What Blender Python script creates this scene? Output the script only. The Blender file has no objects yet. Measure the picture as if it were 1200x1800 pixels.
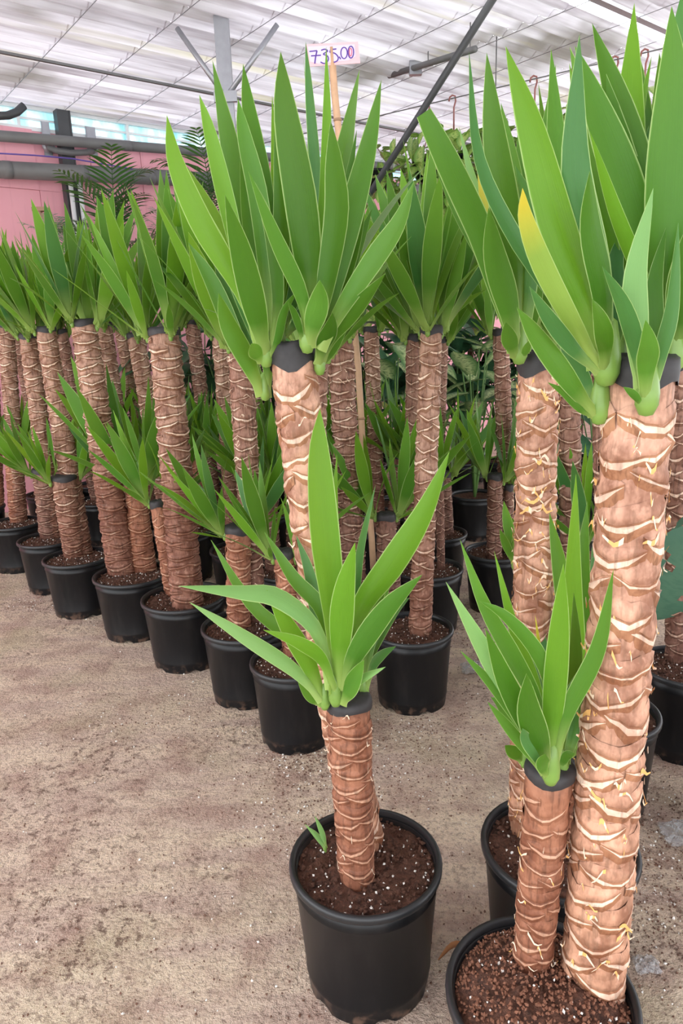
import bpy, math, random
from mathutils import Vector, Matrix, Quaternion
# ------------------------------------------------------------------ camera, sky, exposure
scene = bpy.context.scene
COL = scene.collection
FPX = 1230.0
CAM = Vector((0, 0, 1.44))
CAMROT = Matrix.Rotation(math.radians(90 - 14.5), 3, 'X') @ Matrix.Rotation(math.radians(-2.0), 3, 'Z')
cd = bpy.data.cameras.new('camera')
cd.sensor_fit = 'VERTICAL'; cd.sensor_height = 36.0; cd.lens = FPX / 1800 * 36.0
cd.clip_start = 0.05; cd.clip_end = 200
cam = bpy.data.objects.new('camera', cd); COL.objects.link(cam)
cam.matrix_world = Matrix.Translation(CAM) @ CAMROT.to_4x4()
scene.camera = cam
world = bpy.data.worlds.new('overcast_sky'); scene.world = world
world.use_nodes = True
bg = world.node_tree.nodes['Background']
bg.inputs[0].default_value = (0.93, 0.97, 1.0, 1); bg.inputs[1].default_value = 3.6
sd = bpy.data.lights.new('sun', 'SUN'); sd.energy = 2.0; sd.angle = math.radians(25); sd.color = (1.0, 0.97, 0.92)
sun = bpy.data.objects.new('sun', sd); COL.objects.link(sun)
sun.rotation_euler = (math.radians(38), math.radians(-20), 0)
scene.view_settings.view_transform = 'Standard'
scene.view_settings.look = 'None'
scene.view_settings.gamma = 1.0
scene.view_settings.use_curve_mapping = False
scene.view_settings.exposure = 0.30

# ------------------------------------------------------------------ helpers
def ray(px, py):
    return CAMROT @ Vector(((px - 600) / FPX, (900 - py) / FPX, -1.0))
def at_z(px, py, z):
    d = ray(px, py); return CAM + d * ((z - CAM.z) / d.z)
def at_y(px, py, y):
    d = ray(px, py); return CAM + d * (y / d.y)
def at_plane(px, py, P, n):
    d = ray(px, py); return CAM + d * ((P - CAM).dot(n) / d.dot(n))
def depth(P):
    return -((CAMROT.transposed() @ (P - CAM)).z)
def mpp(P):                                    # metres per photo pixel at a point
    return depth(P) / FPX
def lerp(a, b, t): return a + (b - a) * t
def smooth01(t):
    t = max(0.0, min(1.0, t)); return t * t * (3 - 2 * t)
def mk(name, verts, faces, mats, fm=None, uvs=None, smooth=True):
    me = bpy.data.meshes.new(name)
    me.from_pydata([tuple(v) for v in verts], [], faces)
    if not isinstance(mats, (list, tuple)): mats = [mats]
    for m in mats: me.materials.append(m)
    if fm: me.polygons.foreach_set('material_index', fm)
    if smooth: me.polygons.foreach_set('use_smooth', [True] * len(me.polygons))
    if uvs:
        ul = me.uv_layers.new(name='UVMap')
        vi = [0] * len(me.loops); me.loops.foreach_get('vertex_index', vi)
        flat = []
        for i in vi: flat += [uvs[i][0], uvs[i][1]]
        ul.data.foreach_set('uv', flat)
    me.update()
    return me
def obj(name, me, parent=None, M=None):
    o = bpy.data.objects.new(name, me); COL.objects.link(o)
    if parent: o.parent = parent
    if M is not None: o.matrix_basis = M
    return o
def tag(o, label=None, cat=None, group=None, kind=None):
    if label: o['label'] = label
    if cat: o['category'] = cat
    if group: o['group'] = group
    if kind: o['kind'] = kind
    return o
def T(v): return Matrix.Translation(Vector(v))
def sweep(pts, rads, seg=10, caps=True):
    """tube through points -> verts, faces"""
    vs, fs = [], []
    n = len(pts); pts = [Vector(p) for p in pts]
    up = None
    for i in range(n):
        t = (pts[min(i + 1, n - 1)] - pts[max(i - 1, 0)]).normalized()
        if up is None:
            up = Vector((1, 0, 0)) if abs(t.x) < .8 else Vector((0, 1, 0))
        x = (up - t * up.dot(t)).normalized(); y = t.cross(x); up = x
        r = rads[i] if isinstance(rads, (list, tuple)) else rads
        for k in range(seg):
            a = 2 * math.pi * k / seg
            vs.append(pts[i] + x * (r * math.cos(a)) + y * (r * math.sin(a)))
    for i in range(n - 1):
        for k in range(seg):
            k2 = (k + 1) % seg
            fs.append((i * seg + k, i * seg + k2, (i + 1) * seg + k2, (i + 1) * seg + k))
    if caps:
        fs.append(tuple(range(seg - 1, -1, -1)))
        fs.append(tuple((n - 1) * seg + k for k in range(seg)))
    return vs, fs
def lathe(prof, seg=32, zfun=None):
    vs, fs = [], []
    for j, (r, z) in enumerate(prof):
        for k in range(seg):
            a = 2 * math.pi * k / seg
            zz = zfun(j, k, z) if zfun else z
            vs.append(Vector((r * math.cos(a), r * math.sin(a), zz)))
    for j in range(len(prof) - 1):
        for k in range(seg):
            k2 = (k + 1) % seg
            fs.append((j * seg + k, j * seg + k2, (j + 1) * seg + k2, (j + 1) * seg + k))
    return vs, fs
def box(cx, cy, cz, sx, sy, sz):
    vs = [Vector((cx + sx * x / 2, cy + sy * y / 2, cz + sz * z / 2)) for x in (-1, 1) for y in (-1, 1) for z in (-1, 1)]
    fs = [(0, 1, 3, 2), (4, 6, 7, 5), (0, 4, 5, 1), (2, 3, 7, 6), (0, 2, 6, 4), (1, 5, 7, 3)]
    return vs, fs
def join(parts):
    vs, fs = [], []
    for v, f in parts:
        o = len(vs); vs += v; fs += [tuple(i + o for i in q) for q in f]
    return vs, fs

# ------------------------------------------------------------------ materials
def newmat(name):
    m = bpy.data.materials.new(name); m.use_nodes = True
    nt = m.node_tree; b = nt.nodes['Principled BSDF']
    return m, nt, b
def N(nt, typ, **kw):
    n = nt.nodes.new(typ)
    for k, v in kw.items():
        if k in ('inp',):
            for a, c in v.items(): n.inputs[a].default_value = c
        else: setattr(n, k, v)
    return n
def rgb(c): return (c[0], c[1], c[2], 1.0)
def mixc(nt, fac, a, b, mode='MIX'):
    n = nt.nodes.new('ShaderNodeMix'); n.data_type = 'RGBA'; n.blend_type = mode
    for idx, v in ((0, fac), (6, a), (7, b)):
        if hasattr(v, 'is_output'): nt.links.new(v, n.inputs[idx])
        else: n.inputs[idx].default_value = v if idx == 0 else rgb(v)
    return n.outputs[2]
def ramp(nt, fac, stops):
    n = nt.nodes.new('ShaderNodeValToRGB'); nt.links.new(fac, n.inputs[0])
    e = n.color_ramp.elements
    while len(e) < len(stops): e.new(0.5)
    for el, (p, c) in zip(e, stops):
        el.position = p; el.color = rgb(c) if isinstance(c, tuple) else (c, c, c, 1)
    return n.outputs[0]
def math_(nt, op, a, b=None, clamp=False):
    n = nt.nodes.new('ShaderNodeMath'); n.operation = op; n.use_clamp = clamp
    for i, v in enumerate((a, b)):
        if v is None: continue
        if hasattr(v, 'is_output'): nt.links.new(v, n.inputs[i])
        else: n.inputs[i].default_value = v
    return n.outputs[0]
def coords(nt, which='Object', scale=(1, 1, 1)):
    c = nt.nodes.new('ShaderNodeTexCoord'); mp = nt.nodes.new('ShaderNodeMapping')
    nt.links.new(c.outputs[which], mp.inputs[0]); mp.inputs['Scale'].default_value = scale
    return mp.outputs[0]
def wpos(nt, scale=(1, 1, 1)):
    c = nt.nodes.new('ShaderNodeNewGeometry'); mp = nt.nodes.new('ShaderNodeMapping')
    nt.links.new(c.outputs['Position'], mp.inputs[0]); mp.inputs['Scale'].default_value = scale
    return mp.outputs[0]
def noise(nt, vec, scale, detail=3, rough=.55, dist=0):
    n = nt.nodes.new('ShaderNodeTexNoise')
    nt.links.new(vec, n.inputs['Vector'])
    n.inputs['Scale'].default_value = scale; n.inputs['Detail'].default_value = detail
    n.inputs['Roughness'].default_value = rough; n.inputs['Distortion'].default_value = dist
    return n.outputs[0]
def bump(nt, b, h, strength=.4, dist=.01):
    n = nt.nodes.new('ShaderNodeBump'); nt.links.new(h, n.inputs['Height'])
    n.inputs['Strength'].default_value = strength; n.inputs['Distance'].default_value = dist
    nt.links.new(n.outputs[0], b.inputs['Normal'])
def plain(name, col, rough=.5, metal=0, spec=.5, var=.12, vscale=8):
    m, nt, b = newmat(name)
    f = noise(nt, coords(nt), vscale, 4)
    c = mixc(nt, f, tuple(x * (1 - var) for x in col), tuple(min(1, x * (1 + var)) for x in col))
    nt.links.new(c, b.inputs['Base Color'])
    b.inputs['Roughness'].default_value = rough; b.inputs['Metallic'].default_value = metal
    b.inputs['Specular IOR Level'].default_value = spec
    return m
def leafmat(name, main, alt, basec=(.42, .56, .16), edge=(.50, .66, .26), tr=.3, rough=.36, tip=None):
    m, nt, b = newmat(name)
    uv = nt.nodes.new('ShaderNodeUVMap'); sp = nt.nodes.new('ShaderNodeSeparateXYZ')
    nt.links.new(uv.outputs[0], sp.inputs[0])
    u, v = sp.outputs[0], sp.outputs[1]
    oi = nt.nodes.new('ShaderNodeObjectInfo')
    # lengthwise veins
    mp = nt.nodes.new('ShaderNodeMapping'); nt.links.new(uv.outputs[0], mp.inputs[0]); mp.inputs['Scale'].default_value = (16, .8, 1)
    st = noise(nt, mp.outputs[0], 1.5, 2)
    c = mixc(nt, oi.outputs['Random'], main, alt)
    c = mixc(nt, math_(nt, 'MULTIPLY', st, .32), c, tuple(min(1, x * 1.7) for x in main))
    lo = ramp(nt, v, [(0.0, 1.0), (.10, .75), (.30, 0.0)])
    c = mixc(nt, math_(nt, 'MULTIPLY', lo, .8), c, basec)
    if tip:
        hi = ramp(nt, v, [(.58, 0.0), (.88, 1.0)]); c = mixc(nt, hi, c, tip)
    e = math_(nt, 'ABSOLUTE', math_(nt, 'SUBTRACT', u, .5))
    ed = ramp(nt, e, [(.455, 0.0), (.49, 1.0)])
    c = mixc(nt, math_(nt, 'MULTIPLY', ed, .75), c, edge)
    nt.links.new(c, b.inputs['Base Color'])
    b.inputs['Roughness'].default_value = rough; b.inputs['Specular IOR Level'].default_value = .24
    bump(nt, b, st, .15, .004)
    tb = nt.nodes.new('ShaderNodeBsdfTranslucent')
    tc = mixc(nt, .5, c, (.45, .75, .05)); nt.links.new(tc, tb.inputs[0])
    ms = nt.nodes.new('ShaderNodeMixShader'); ms.inputs[0].default_value = tr
    nt.links.new(b.outputs[0], ms.inputs[1]); nt.links.new(tb.outputs[0], ms.inputs[2])
    nt.links.new(ms.outputs[0], nt.nodes['Material Output'].inputs[0])
    return m
LEAF = dict(
    n=leafmat('leaf_green', (.052, .165, .018), (.090, .235, .028)),
    b=leafmat('leaf_bright_green', (.098, .250, .016), (.138, .310, .025), tr=.34),
    d=leafmat('leaf_blue_green', (.042, .145, .038), (.068, .190, .050), tr=.2, rough=.32),
    g=leafmat('leaf_deep_green', (.040, .128, .010), (.060, .172, .015), tr=.3),
    p=leafmat('leaf_pale_green', (.160, .330, .100), (.200, .370, .120), tr=.2),
    y=leafmat('leaf_yellowing', (.210, .340, .060), (.26, .38, .07), tip=(.68, .55, .06)))

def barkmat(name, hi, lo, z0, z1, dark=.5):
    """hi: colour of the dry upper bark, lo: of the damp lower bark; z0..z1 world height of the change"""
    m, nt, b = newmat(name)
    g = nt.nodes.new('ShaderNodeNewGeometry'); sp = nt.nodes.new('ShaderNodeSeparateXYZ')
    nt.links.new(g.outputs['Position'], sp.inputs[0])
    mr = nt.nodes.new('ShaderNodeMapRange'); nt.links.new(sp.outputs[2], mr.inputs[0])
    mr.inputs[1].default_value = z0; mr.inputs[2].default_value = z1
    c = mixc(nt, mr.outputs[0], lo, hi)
    n1 = noise(nt, wpos(nt, (1, 1, .6)), 22, 4, .6)
    c = mixc(nt, ramp(nt, n1, [(.38, 0.0), (.62, 1.0)]), mixc(nt, 1.0, c, (dark, dark * .82, dark * .74), 'MULTIPLY'), c)
    n2 = noise(nt, wpos(nt, (1, 1, .12)), 120, 2)
    c = mixc(nt, math_(nt, 'MULTIPLY', ramp(nt, n2, [(.52, 0.0), (.66, 1.0)]), .6), c, tuple(x * .38 for x in lo))
    n3 = noise(nt, wpos(nt), 60, 3)
    c = mixc(nt, math_(nt, 'MULTIPLY', ramp(nt, n3, [(.55, 0.0), (.75, 1.0)]), .35), c, tuple(min(1, x * 1.5) for x in hi))
    nt.links.new(c, b.inputs['Base Color'])
    b.inputs['Roughness'].default_value = .62; b.inputs['Specular IOR Level'].default_value = .3
    bump(nt, b, n2, .5, .004)
    return m
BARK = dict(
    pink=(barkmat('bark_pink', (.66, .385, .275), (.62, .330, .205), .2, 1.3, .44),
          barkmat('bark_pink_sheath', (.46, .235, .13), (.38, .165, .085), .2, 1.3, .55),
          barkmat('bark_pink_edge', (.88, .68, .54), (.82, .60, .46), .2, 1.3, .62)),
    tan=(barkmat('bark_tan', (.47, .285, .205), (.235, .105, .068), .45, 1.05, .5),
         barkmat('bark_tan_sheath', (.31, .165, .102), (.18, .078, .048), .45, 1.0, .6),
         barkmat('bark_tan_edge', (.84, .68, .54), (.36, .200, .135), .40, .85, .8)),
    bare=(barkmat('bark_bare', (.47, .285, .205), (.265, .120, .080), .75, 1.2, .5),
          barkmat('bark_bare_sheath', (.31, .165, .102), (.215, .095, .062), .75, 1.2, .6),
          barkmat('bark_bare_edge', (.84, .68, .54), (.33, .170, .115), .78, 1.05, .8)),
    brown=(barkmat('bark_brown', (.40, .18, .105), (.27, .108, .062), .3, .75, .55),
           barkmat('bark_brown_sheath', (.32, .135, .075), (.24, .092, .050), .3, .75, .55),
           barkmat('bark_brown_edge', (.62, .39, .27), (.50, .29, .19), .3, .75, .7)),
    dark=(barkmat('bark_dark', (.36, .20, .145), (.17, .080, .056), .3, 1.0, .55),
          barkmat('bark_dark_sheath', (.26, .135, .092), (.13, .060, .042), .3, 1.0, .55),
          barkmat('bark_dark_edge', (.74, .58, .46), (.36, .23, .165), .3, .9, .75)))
FIBRE_O = plain('bark_fibre_orange', (.80, .43, .14), .6, var=.3, vscale=40)
FIBRE_C = plain('bark_fibre_cream', (.80, .62, .46), .65, var=.2, vscale=40)
CAPM = plain('cut_wax', (.026, .024, .026), .6, var=.7, vscale=45)
SHOOT = plain('shoot_green', (.17, .30, .055), .4, var=.25, vscale=30)
def potmat():
    m, nt, b = newmat('black_plastic')
    n = noise(nt, wpos(nt, (1, 1, .25)), 26, 4, .6)
    c = mixc(nt, ramp(nt, n, [(.5, 0.0), (.8, 1.0)]), (.007, .007, .008), (.016, .015, .015))
    g = nt.nodes.new('ShaderNodeNewGeometry'); sp = nt.nodes.new('ShaderNodeSeparateXYZ'); nt.links.new(g.outputs['Position'], sp.inputs[0])
    mud = math_(nt, 'MULTIPLY', ramp(nt, sp.outputs[2], [(0.0, 1.0), (.05, 0.0)]), ramp(nt, noise(nt, wpos(nt), 35, 3), [(.5, 0.0), (.65, .6)]))
    c = mixc(nt, mud, c, (.22, .13, .09))
    nt.links.new(c, b.inputs['Base Color'])
    b.inputs['Roughness'].default_value = .36; b.inputs['Specular IOR Level'].default_value = .28
    return m
POTM = potmat()
RIMM = plain('black_plastic_rim', (.016, .017, .019), .40, var=.3, vscale=20)
def soilmat():
    m, nt, b = newmat('potting_soil')
    n = noise(nt, wpos(nt), 90, 5, .7)
    n0 = noise(nt, wpos(nt), 14, 3)
    c = mixc(nt, ramp(nt, n, [(.35, 0.0), (.65, 1.0)]), (.030, .013, .009), (.175, .075, .045))
    c = mixc(nt, ramp(nt, n0, [(.4, 0.0), (.62, .55)]), c, (.16, .068, .040))
    nt.links.new(c, b.inputs['Base Color']); b.inputs['Roughness'].default_value = .85
    bump(nt, b, n, .9, .012)
    return m
SOIL = soilmat()
PERL = plain('perlite', (.86, .83, .78), .7, var=.08)
CRUMB = plain('peat_crumb', (.15, .075, .05), .9, var=.5, vscale=3)

def floormat():
    m, nt, b = newmat('dirty_concrete')
    P = wpos(nt)
    big = noise(nt, P, 1.3, 4, .6)
    mid = noise(nt, P, 6, 5, .65)
    fine = noise(nt, P, 70, 4, .7)
    vfine = noise(nt, P, 170, 3, .7)
    mp = nt.nodes.new('ShaderNodeMapping'); nt.links.new(P, mp.inputs[0]); mp.inputs['Rotation'].default_value = (0, 0, math.radians(-35)); mp.inputs['Scale'].default_value = (.6, 3.2, 1)
    streak = noise(nt, mp.outputs[0], 3, 4, .6)
    c = mixc(nt, ramp(nt, big, [(.35, 0.0), (.65, 1.0)]), (.86, .71, .52), (.78, .60, .475))
    c = mixc(nt, ramp(nt, streak, [(.44, 0.0), (.60, .8)]), c, (.64, .475, .39))
    c = mixc(nt, math_(nt, 'MULTIPLY', ramp(nt, mid, [(.48, 0.0), (.62, 1.0)]), .62), c, (.45, .28, .22))
    gr = noise(nt, P, 2.6, 3); c = mixc(nt, math_(nt, 'MULTIPLY', ramp(nt, gr, [(.52, 0.0), (.7, 1.0)]), .45), c, (.52, .47, .27))
    c = mixc(nt, ramp(nt, fine, [(.36, .60), (.48, 0.0)]), c, (.30, .20, .16))
    c = mixc(nt, ramp(nt, vfine, [(.56, 0.0), (.70, .8)]), c, (.78, .68, .56))
    g2 = noise(nt, P, 28, 4, .7); c = mixc(nt, ramp(nt, g2, [(.54, 0.0), (.68, .45)]), c, (.36, .24, .19))
    dk = math_(nt, 'MULTIPLY', ramp(nt, noise(nt, P, 30, 4, .75), [(.52, 0.0), (.62, 1.0)]), ramp(nt, noise(nt, P, 1.7, 3), [(.46, 0.0), (.60, 1.0)]))
    c = mixc(nt, math_(nt, 'MULTIPLY', dk, .8), c, (.13, .065, .045))
    nt.links.new(c, b.inputs['Base Color']); b.inputs['Roughness'].default_value = .75
    b.inputs['Specular IOR Level'].default_value = .3
    bump(nt, b, math_(nt, 'ADD', fine, math_(nt, 'MULTIPLY', mid, 1.5)), 1.0, .022)
    return m

# ------------------------------------------------------------------ setting: floor, wall, roof
n = 40
fv = [Vector((lerp(-12, 14, i / n), lerp(-5, 20, j / n), 0)) for j in range(n + 1) for i in range(n + 1)]
ff = [(j * (n + 1) + i, j * (n + 1) + i + 1, (j + 1) * (n + 1) + i + 1, (j + 1) * (n + 1) + i) for j in range(n) for i in range(n)]
floor = tag(obj('floor', mk('floor', fv, ff, floormat())), 'dirty beige concrete floor scattered with soil', kind='structure')

WA = Vector((-2.95, 5.9, 0)); WANG = math.radians(38)
WD = Vector((math.cos(WANG), math.sin(WANG), 0)); WN = Vector((math.sin(WANG), -math.cos(WANG), 0))
WM = Matrix(((WD.x, -WN.x, 0, WA.x), (WD.y, -WN.y, 0, WA.y), (0, 0, 1, 0), (0, 0, 0, 1)))   # local x along the wall, y outwards
def wl(px, py, off=0.0):       # photo point on the wall plane -> wall-local coordinates
    P = at_plane(px, py, WA + WN * off, WN) - WA
    return Vector((P.dot(WD), -P.dot(WN), P.z))
ROOFZ = 3.30
def pinkmat():
    m, nt, b = newmat('pink_painted_panel')
    f = noise(nt, wpos(nt, (1, 1, .4)), 3, 4)
    c = mixc(nt, f, (.78, .34, .40), (.85, .42, .475))
    s = noise(nt, wpos(nt, (6, 6, .5)), 3, 3)
    c = mixc(nt, ramp(nt, s, [(.6, 0.0), (.8, .35)]), c, (.45, .22, .22))
    oi = nt.nodes.new('ShaderNodeObjectInfo')
    c = mixc(nt, math_(nt, 'MULTIPLY', oi.outputs['Random'], .25), c, (.74, .32, .38))
    nt.links.new(c, b.inputs['Base Color']); b.inputs['Roughness'].default_value = .55
    return m
PINK = pinkmat()
wv, wf = box(6, .10, 1.56, 22, .06, 3.12)
wall = tag(obj('wall_back', mk('wall_back', wv, wf, plain('wall_backing', (.50, .24, .27), .8), smooth=False), None, WM), 'pink panelled greenhouse wall', kind='structure')
pv, pf = box(0, 0, 0, .992, .04, .992)
# wall panel: a tray with a slightly raised rim
panel = mk('wall_panel', *box(0, 0, 0, .993, .05, .996), PINK, smooth=False)
rows = [(0.0, 1.0), (1.0, 1.95), (1.95, 2.66), (2.66, 3.12)]
pw = .46
for i in range(-8, 34):
    for (z0, z1) in rows:
        off = .012 * ((i * 7 + int(z0 * 3)) % 3)
        obj('wall_panel', panel, wall, Matrix.Translation((i * pw, .055 - off * .4, (z0 + z1) / 2)) @ Matrix.Diagonal((pw, 1, z1 - z0, 1)))
def glassmat():
    m, nt, b = newmat('pale_blue_clear_sheet')
    f = noise(nt, wpos(nt, (1, 1, .3)), 9, 4, .7)
    c = mixc(nt, ramp(nt, f, [(.35, 0.0), (.65, 1.0)]), (.42, .72, .80), (.82, .93, .95))
    tb = nt.nodes.new('ShaderNodeBsdfTranslucent'); nt.links.new(c, tb.inputs[0])
    gl = nt.nodes.new('ShaderNodeBsdfGlossy'); gl.inputs['Roughness'].default_value = .25
    tp = nt.nodes.new('ShaderNodeBsdfTransparent'); nt.links.new(c, tp.inputs[0])
    ms = nt.nodes.new('ShaderNodeMixShader'); ms.inputs[0].default_value = .22
    nt.links.new(tb.outputs[0], ms.inputs[1]); nt.links.new(tp.outputs[0], ms.inputs[2])
    m2 = nt.nodes.new('ShaderNodeMixShader'); m2.inputs[0].default_value = .08
    nt.links.new(ms.outputs[0], m2.inputs[1]); nt.links.new(gl.outputs[0], m2.inputs[2])
    nt.links.new(m2.outputs[0], nt.nodes['Material Output'].inputs[0])
    return m
GLASS = glassmat()
WHITE = plain('white_paint', (.78, .80, .80), .5, var=.1)
DARKMET = plain('dark_steel', (.060, .062, .065), .5, .3, var=.3)
GALV = plain('galvanised_steel', (.36, .37, .40), .42, .6, var=.2, vscale=14)
PIPE = plain('grey_pipe', (.135, .135, .135), .55, 0, var=.3, vscale=6)
# clerestory band between the pink panels and the roof
frame_v, frame_f = join([box(6, .06, 3.125, 22, .07, .03), box(6, .06, 3.205, 22, .03, .016), box(6, .06, 3.285, 22, .07, .03)] +
                        [box(i * .92 - 4, .06, 3.205, .025, .05, .16) for i in range(23)])
win = tag(obj('window_1', mk('window_frame', frame_v, frame_f, WHITE, smooth=False), None, WM), 'long pale blue clerestory strip under the roof', kind='structure')
pane = mk('pane', *box(0, 0, 0, .89, .006, .15), GLASS, smooth=False)
for i in range(22): obj('pane', pane, win, Matrix.Translation((i * .92 - 4 + .46, .065, 3.205)))

# roof: corrugated translucent sheets laid side by side, corrugations parallel to the wall
def roofmat():
    m, nt, b = newmat('weathered_translucent_sheet')
    P = wpos(nt)
    vr = nt.nodes.new('ShaderNodeVectorRotate'); vr.rotation_type = 'Z_AXIS'; vr.inputs['Angle'].default_value = -WANG; nt.links.new(P, vr.inputs['Vector'])
    mp = nt.nodes.new('ShaderNodeMapping'); nt.links.new(vr.outputs[0], mp.inputs[0]); mp.inputs['Scale'].default_value = (.45, 7, 1)
    st = noise(nt, mp.outputs[0], 2.0, 3, .55)
    c = mixc(nt, ramp(nt, st, [(.30, 0.0), (.62, 1.0)]), (.34, .30, .33), (.74, .71, .77))
    big = noise(nt, P, .75, 3, .6, .4)
    c = mixc(nt, ramp(nt, big, [(.56, 0.0), (.70, .8)]), c, (.17, .15, .12))
    yel = noise(nt, mp.outputs[0], .55, 4, .6)
    c = mixc(nt, ramp(nt, yel, [(.56, 0.0), (.70, .55)]), c, (.55, .50, .22))
    df = nt.nodes.new('ShaderNodeBsdfDiffuse'); nt.links.new(c, df.inputs[0])
    tb = nt.nodes.new('ShaderNodeBsdfTranslucent'); nt.links.new(c, tb.inputs[0])
    ms = nt.nodes.new('ShaderNodeMixShader'); ms.inputs[0].default_value = .24
    nt.links.new(df.outputs[0], ms.inputs[1]); nt.links.new(tb.outputs[0], ms.inputs[2])
    nt.links.new(ms.outputs[0], nt.nodes['Material Output'].inputs[0])
    return m
ROOFM = roofmat()
def sheet_mesh(y0, y1, w):
    per = .12; k = int((y1 - y0) / per * 8)
    vs, fs = [], []
    for j in range(k + 1):
        y = y0 + (y1 - y0) * j / k
        z = .016 * math.sin(2 * math.pi * y / per)
        vs += [Vector((0, y, z)), Vector((w, y, z))]
    for j in range(k): fs.append((2 * j, 2 * j + 1, 2 * j + 3, 2 * j + 2))
    return mk('roof_sheet', vs, fs, ROOFM)
RW = .475
# wall-local y is negative towards the room
ceil_v, ceil_f = join([box(6, -y, ROOFZ + .075, 22, .05, .07) for y in (.0, 1.9, 3.62, 6.0, 8.4, 10.8)])
ceiling = tag(obj('ceiling', mk('purlins', ceil_v, ceil_f, GALV, smooth=False), None, WM), 'low roof of weathered corrugated translucent sheets', kind='structure')
sh_back = sheet_mesh(-3.55, .25, RW + .006); sh_front = sheet_mesh(-13.0, -3.70, RW + .006)
for i in range(-10, 36):
    obj('roof_sheet', sh_back, ceiling, Matrix.Translation((i * RW, 0, ROOFZ + (.004 if i % 2 else 0))))
    obj('roof_sheet', sh_front, ceiling, Matrix.Translation((i * RW, 0, ROOFZ + .012 + (.004 if i % 2 else 0))))
# thin rods under the sheet joints
rod_v, rod_f = sweep([(0, .2, -.022), (0, -13, -.022)], .0022, 6)
rodm = mk('roof_rod', rod_v, rod_f, GALV)
for i in range(-10, 36): obj('roof_rod', rodm, ceiling, Matrix.Translation((i * RW, 0, ROOFZ)))

q_ = at_z(190, 130, ROOFZ - .04) - WA
obj('roof_batten', mk('roof_batten', *box(6, WN.dot(q_) * -1, ROOFZ - .035, 22, .022, .016), PIPE, smooth=False), ceiling)
# ------------------------------------------------------------------ pipes, posts and wires of the greenhouse
def wpt(px, py, off): return at_plane(px, py, WA + WN * off, WN)
def pipe(name, pts, r, mat, label, cat, seg=14, couplings=()):
    base = Vector(pts[0])
    v, f = sweep([Vector(p) - base for p in pts], r, seg)
    o = tag(obj(name, mk(name, v, f, mat), None, T(base)), label, cat)
    L = Vector(pts[-1]) - base
    for t in couplings:
        c = L * t; d = L.normalized() * .03
        cv, cf = sweep([c - d, c + d], r * 1.035, seg)
        obj('coupling', mk('coupling', cv, cf, mat), o)
    return o
def along(px0, py0, px1, py1, off, u0, u1):
    a, b = wpt(px0, py0, off), wpt(px1, py1, off); d = (b - a) / (b - a).dot(WD)
    return a + d * (u0 - (a - WA).dot(WD)), a + d * (u1 - (a - WA).dot(WD))
a, b = along(0, 239, 370, 268, .16, -3, 14)
pipe('water_pipe', [a, b], .040, PIPE, 'thin grey pipe running along the top of the pink wall', 'pipe', couplings=(.12, .26, .33, .40, .5, .6))
a, b = along(0, 298, 300, 313, .18, -3, 14)
pipe('drain_pipe', [a, b], .064, PIPE, 'thick grey pipe running along the pink wall below the thin one', 'pipe', couplings=(.13, .2, .235, .27, .305, .34, .4, .5, .6))
# short curved pipe between two metal brackets
q = [(84, 258), (88, 261), (100, 265), (125, 269), (150, 268), (163, 266)]
pts = [wpt(q[0][0], q[0][1], .01)] + [wpt(x, y, .10) for x, y in q[1:-1]] + [wpt(q[-1][0], q[-1][1], .01)]
pipe('elbow_pipe', pts, .024, PIPE, 'short bent grey pipe between two metal wall plates', 'pipe')
for (x0, x1, y0, y1, lab) in ((71, 93, 213, 276, 'galvanised wall plate beside the dark wall post'), (149, 172, 222, 275, 'galvanised wall plate at the far end of the bent pipe')):
    A = wl(x0, y0); B = wl(x1, y1)
    v, f = join([box((A.x + B.x) / 2, 0, (A.z + B.z) / 2, abs(B.x - A.x), .012, abs(A.z - B.z)), box((A.x + B.x) / 2, -.004, (A.z + B.z) / 2, abs(B.x - A.x) * .8, .012, abs(A.z - B.z) * .96)])
    o = tag(obj('wall_plate', mk('wall_plate', v, f, GALV, smooth=False), None, WM), lab, 'bracket', 'metal wall plates')
    fl = lathe([(.05, 0), (.05, .02), (.03, .03)], 18)
    obj('flange', mk('flange', *fl, GALV), o, Matrix.Translation(((A.x + B.x) / 2, -.01, lerp(A.z, B.z, .72))) @ Matrix.Rotation(math.pi / 2, 4, 'X'))
# dark wall post
P = wl(119, 300)
v, f = join([box(P.x, -.05, 1.64, .10, .02, 3.28), box(P.x - .05, -.02, 1.64, .012, .09, 3.28), box(P.x + .05, -.02, 1.64, .012, .09, 3.28)])
tag(obj('wall_post', mk('wall_post', v, f, DARKMET, smooth=False), None, WM), 'dark steel post against the pink wall', 'post')
for px, lab in ((124, 'white vertical conduit right beside the dark wall post'), (140, 'white vertical conduit a hand away from the dark wall post')):
    P = wpt(px, 325, .09); pipe('conduit', [Vector((P.x, P.y, 0)), P + Vector((0, 0, .02))], .019, WHITE, lab, 'pipe')
# purple wire tied to the post
PURP = plain('purple_wire', (.10, .06, .30), .5)
pipe('purple_wire', [wpt(-30, 268, .24), wpt(60, 273, .24), wpt(128, 279, .24), wpt(180, 288, .24), wpt(232, 297, .24)], .006, PURP, 'purple wire slung along the pink wall', 'wire', 6)
pipe('dark_bracket', [wpt(-10, 204, .12), wpt(14, 203, .12), wpt(30, 197, .12), wpt(42, 186, .12)], .030, DARKMET, 'curved dark tube running up to the eave', 'pipe')
P = wpt(66, 366, .3)
tag(obj('wooden_stake', mk('wooden_stake', *join([box(0, 0, P.z / 2, .05, .03, P.z), box(.045, 0, P.z / 2 - .02, .03, .05, P.z - .04), box(.02, 0, P.z - .01, .11, .07, .03)]), [plain('weathered_timber', (.33, .20, .13), .8)], smooth=False), None, T((P.x, P.y, 0))), 'short weathered timber stake before the pink wall', 'stake')

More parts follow.
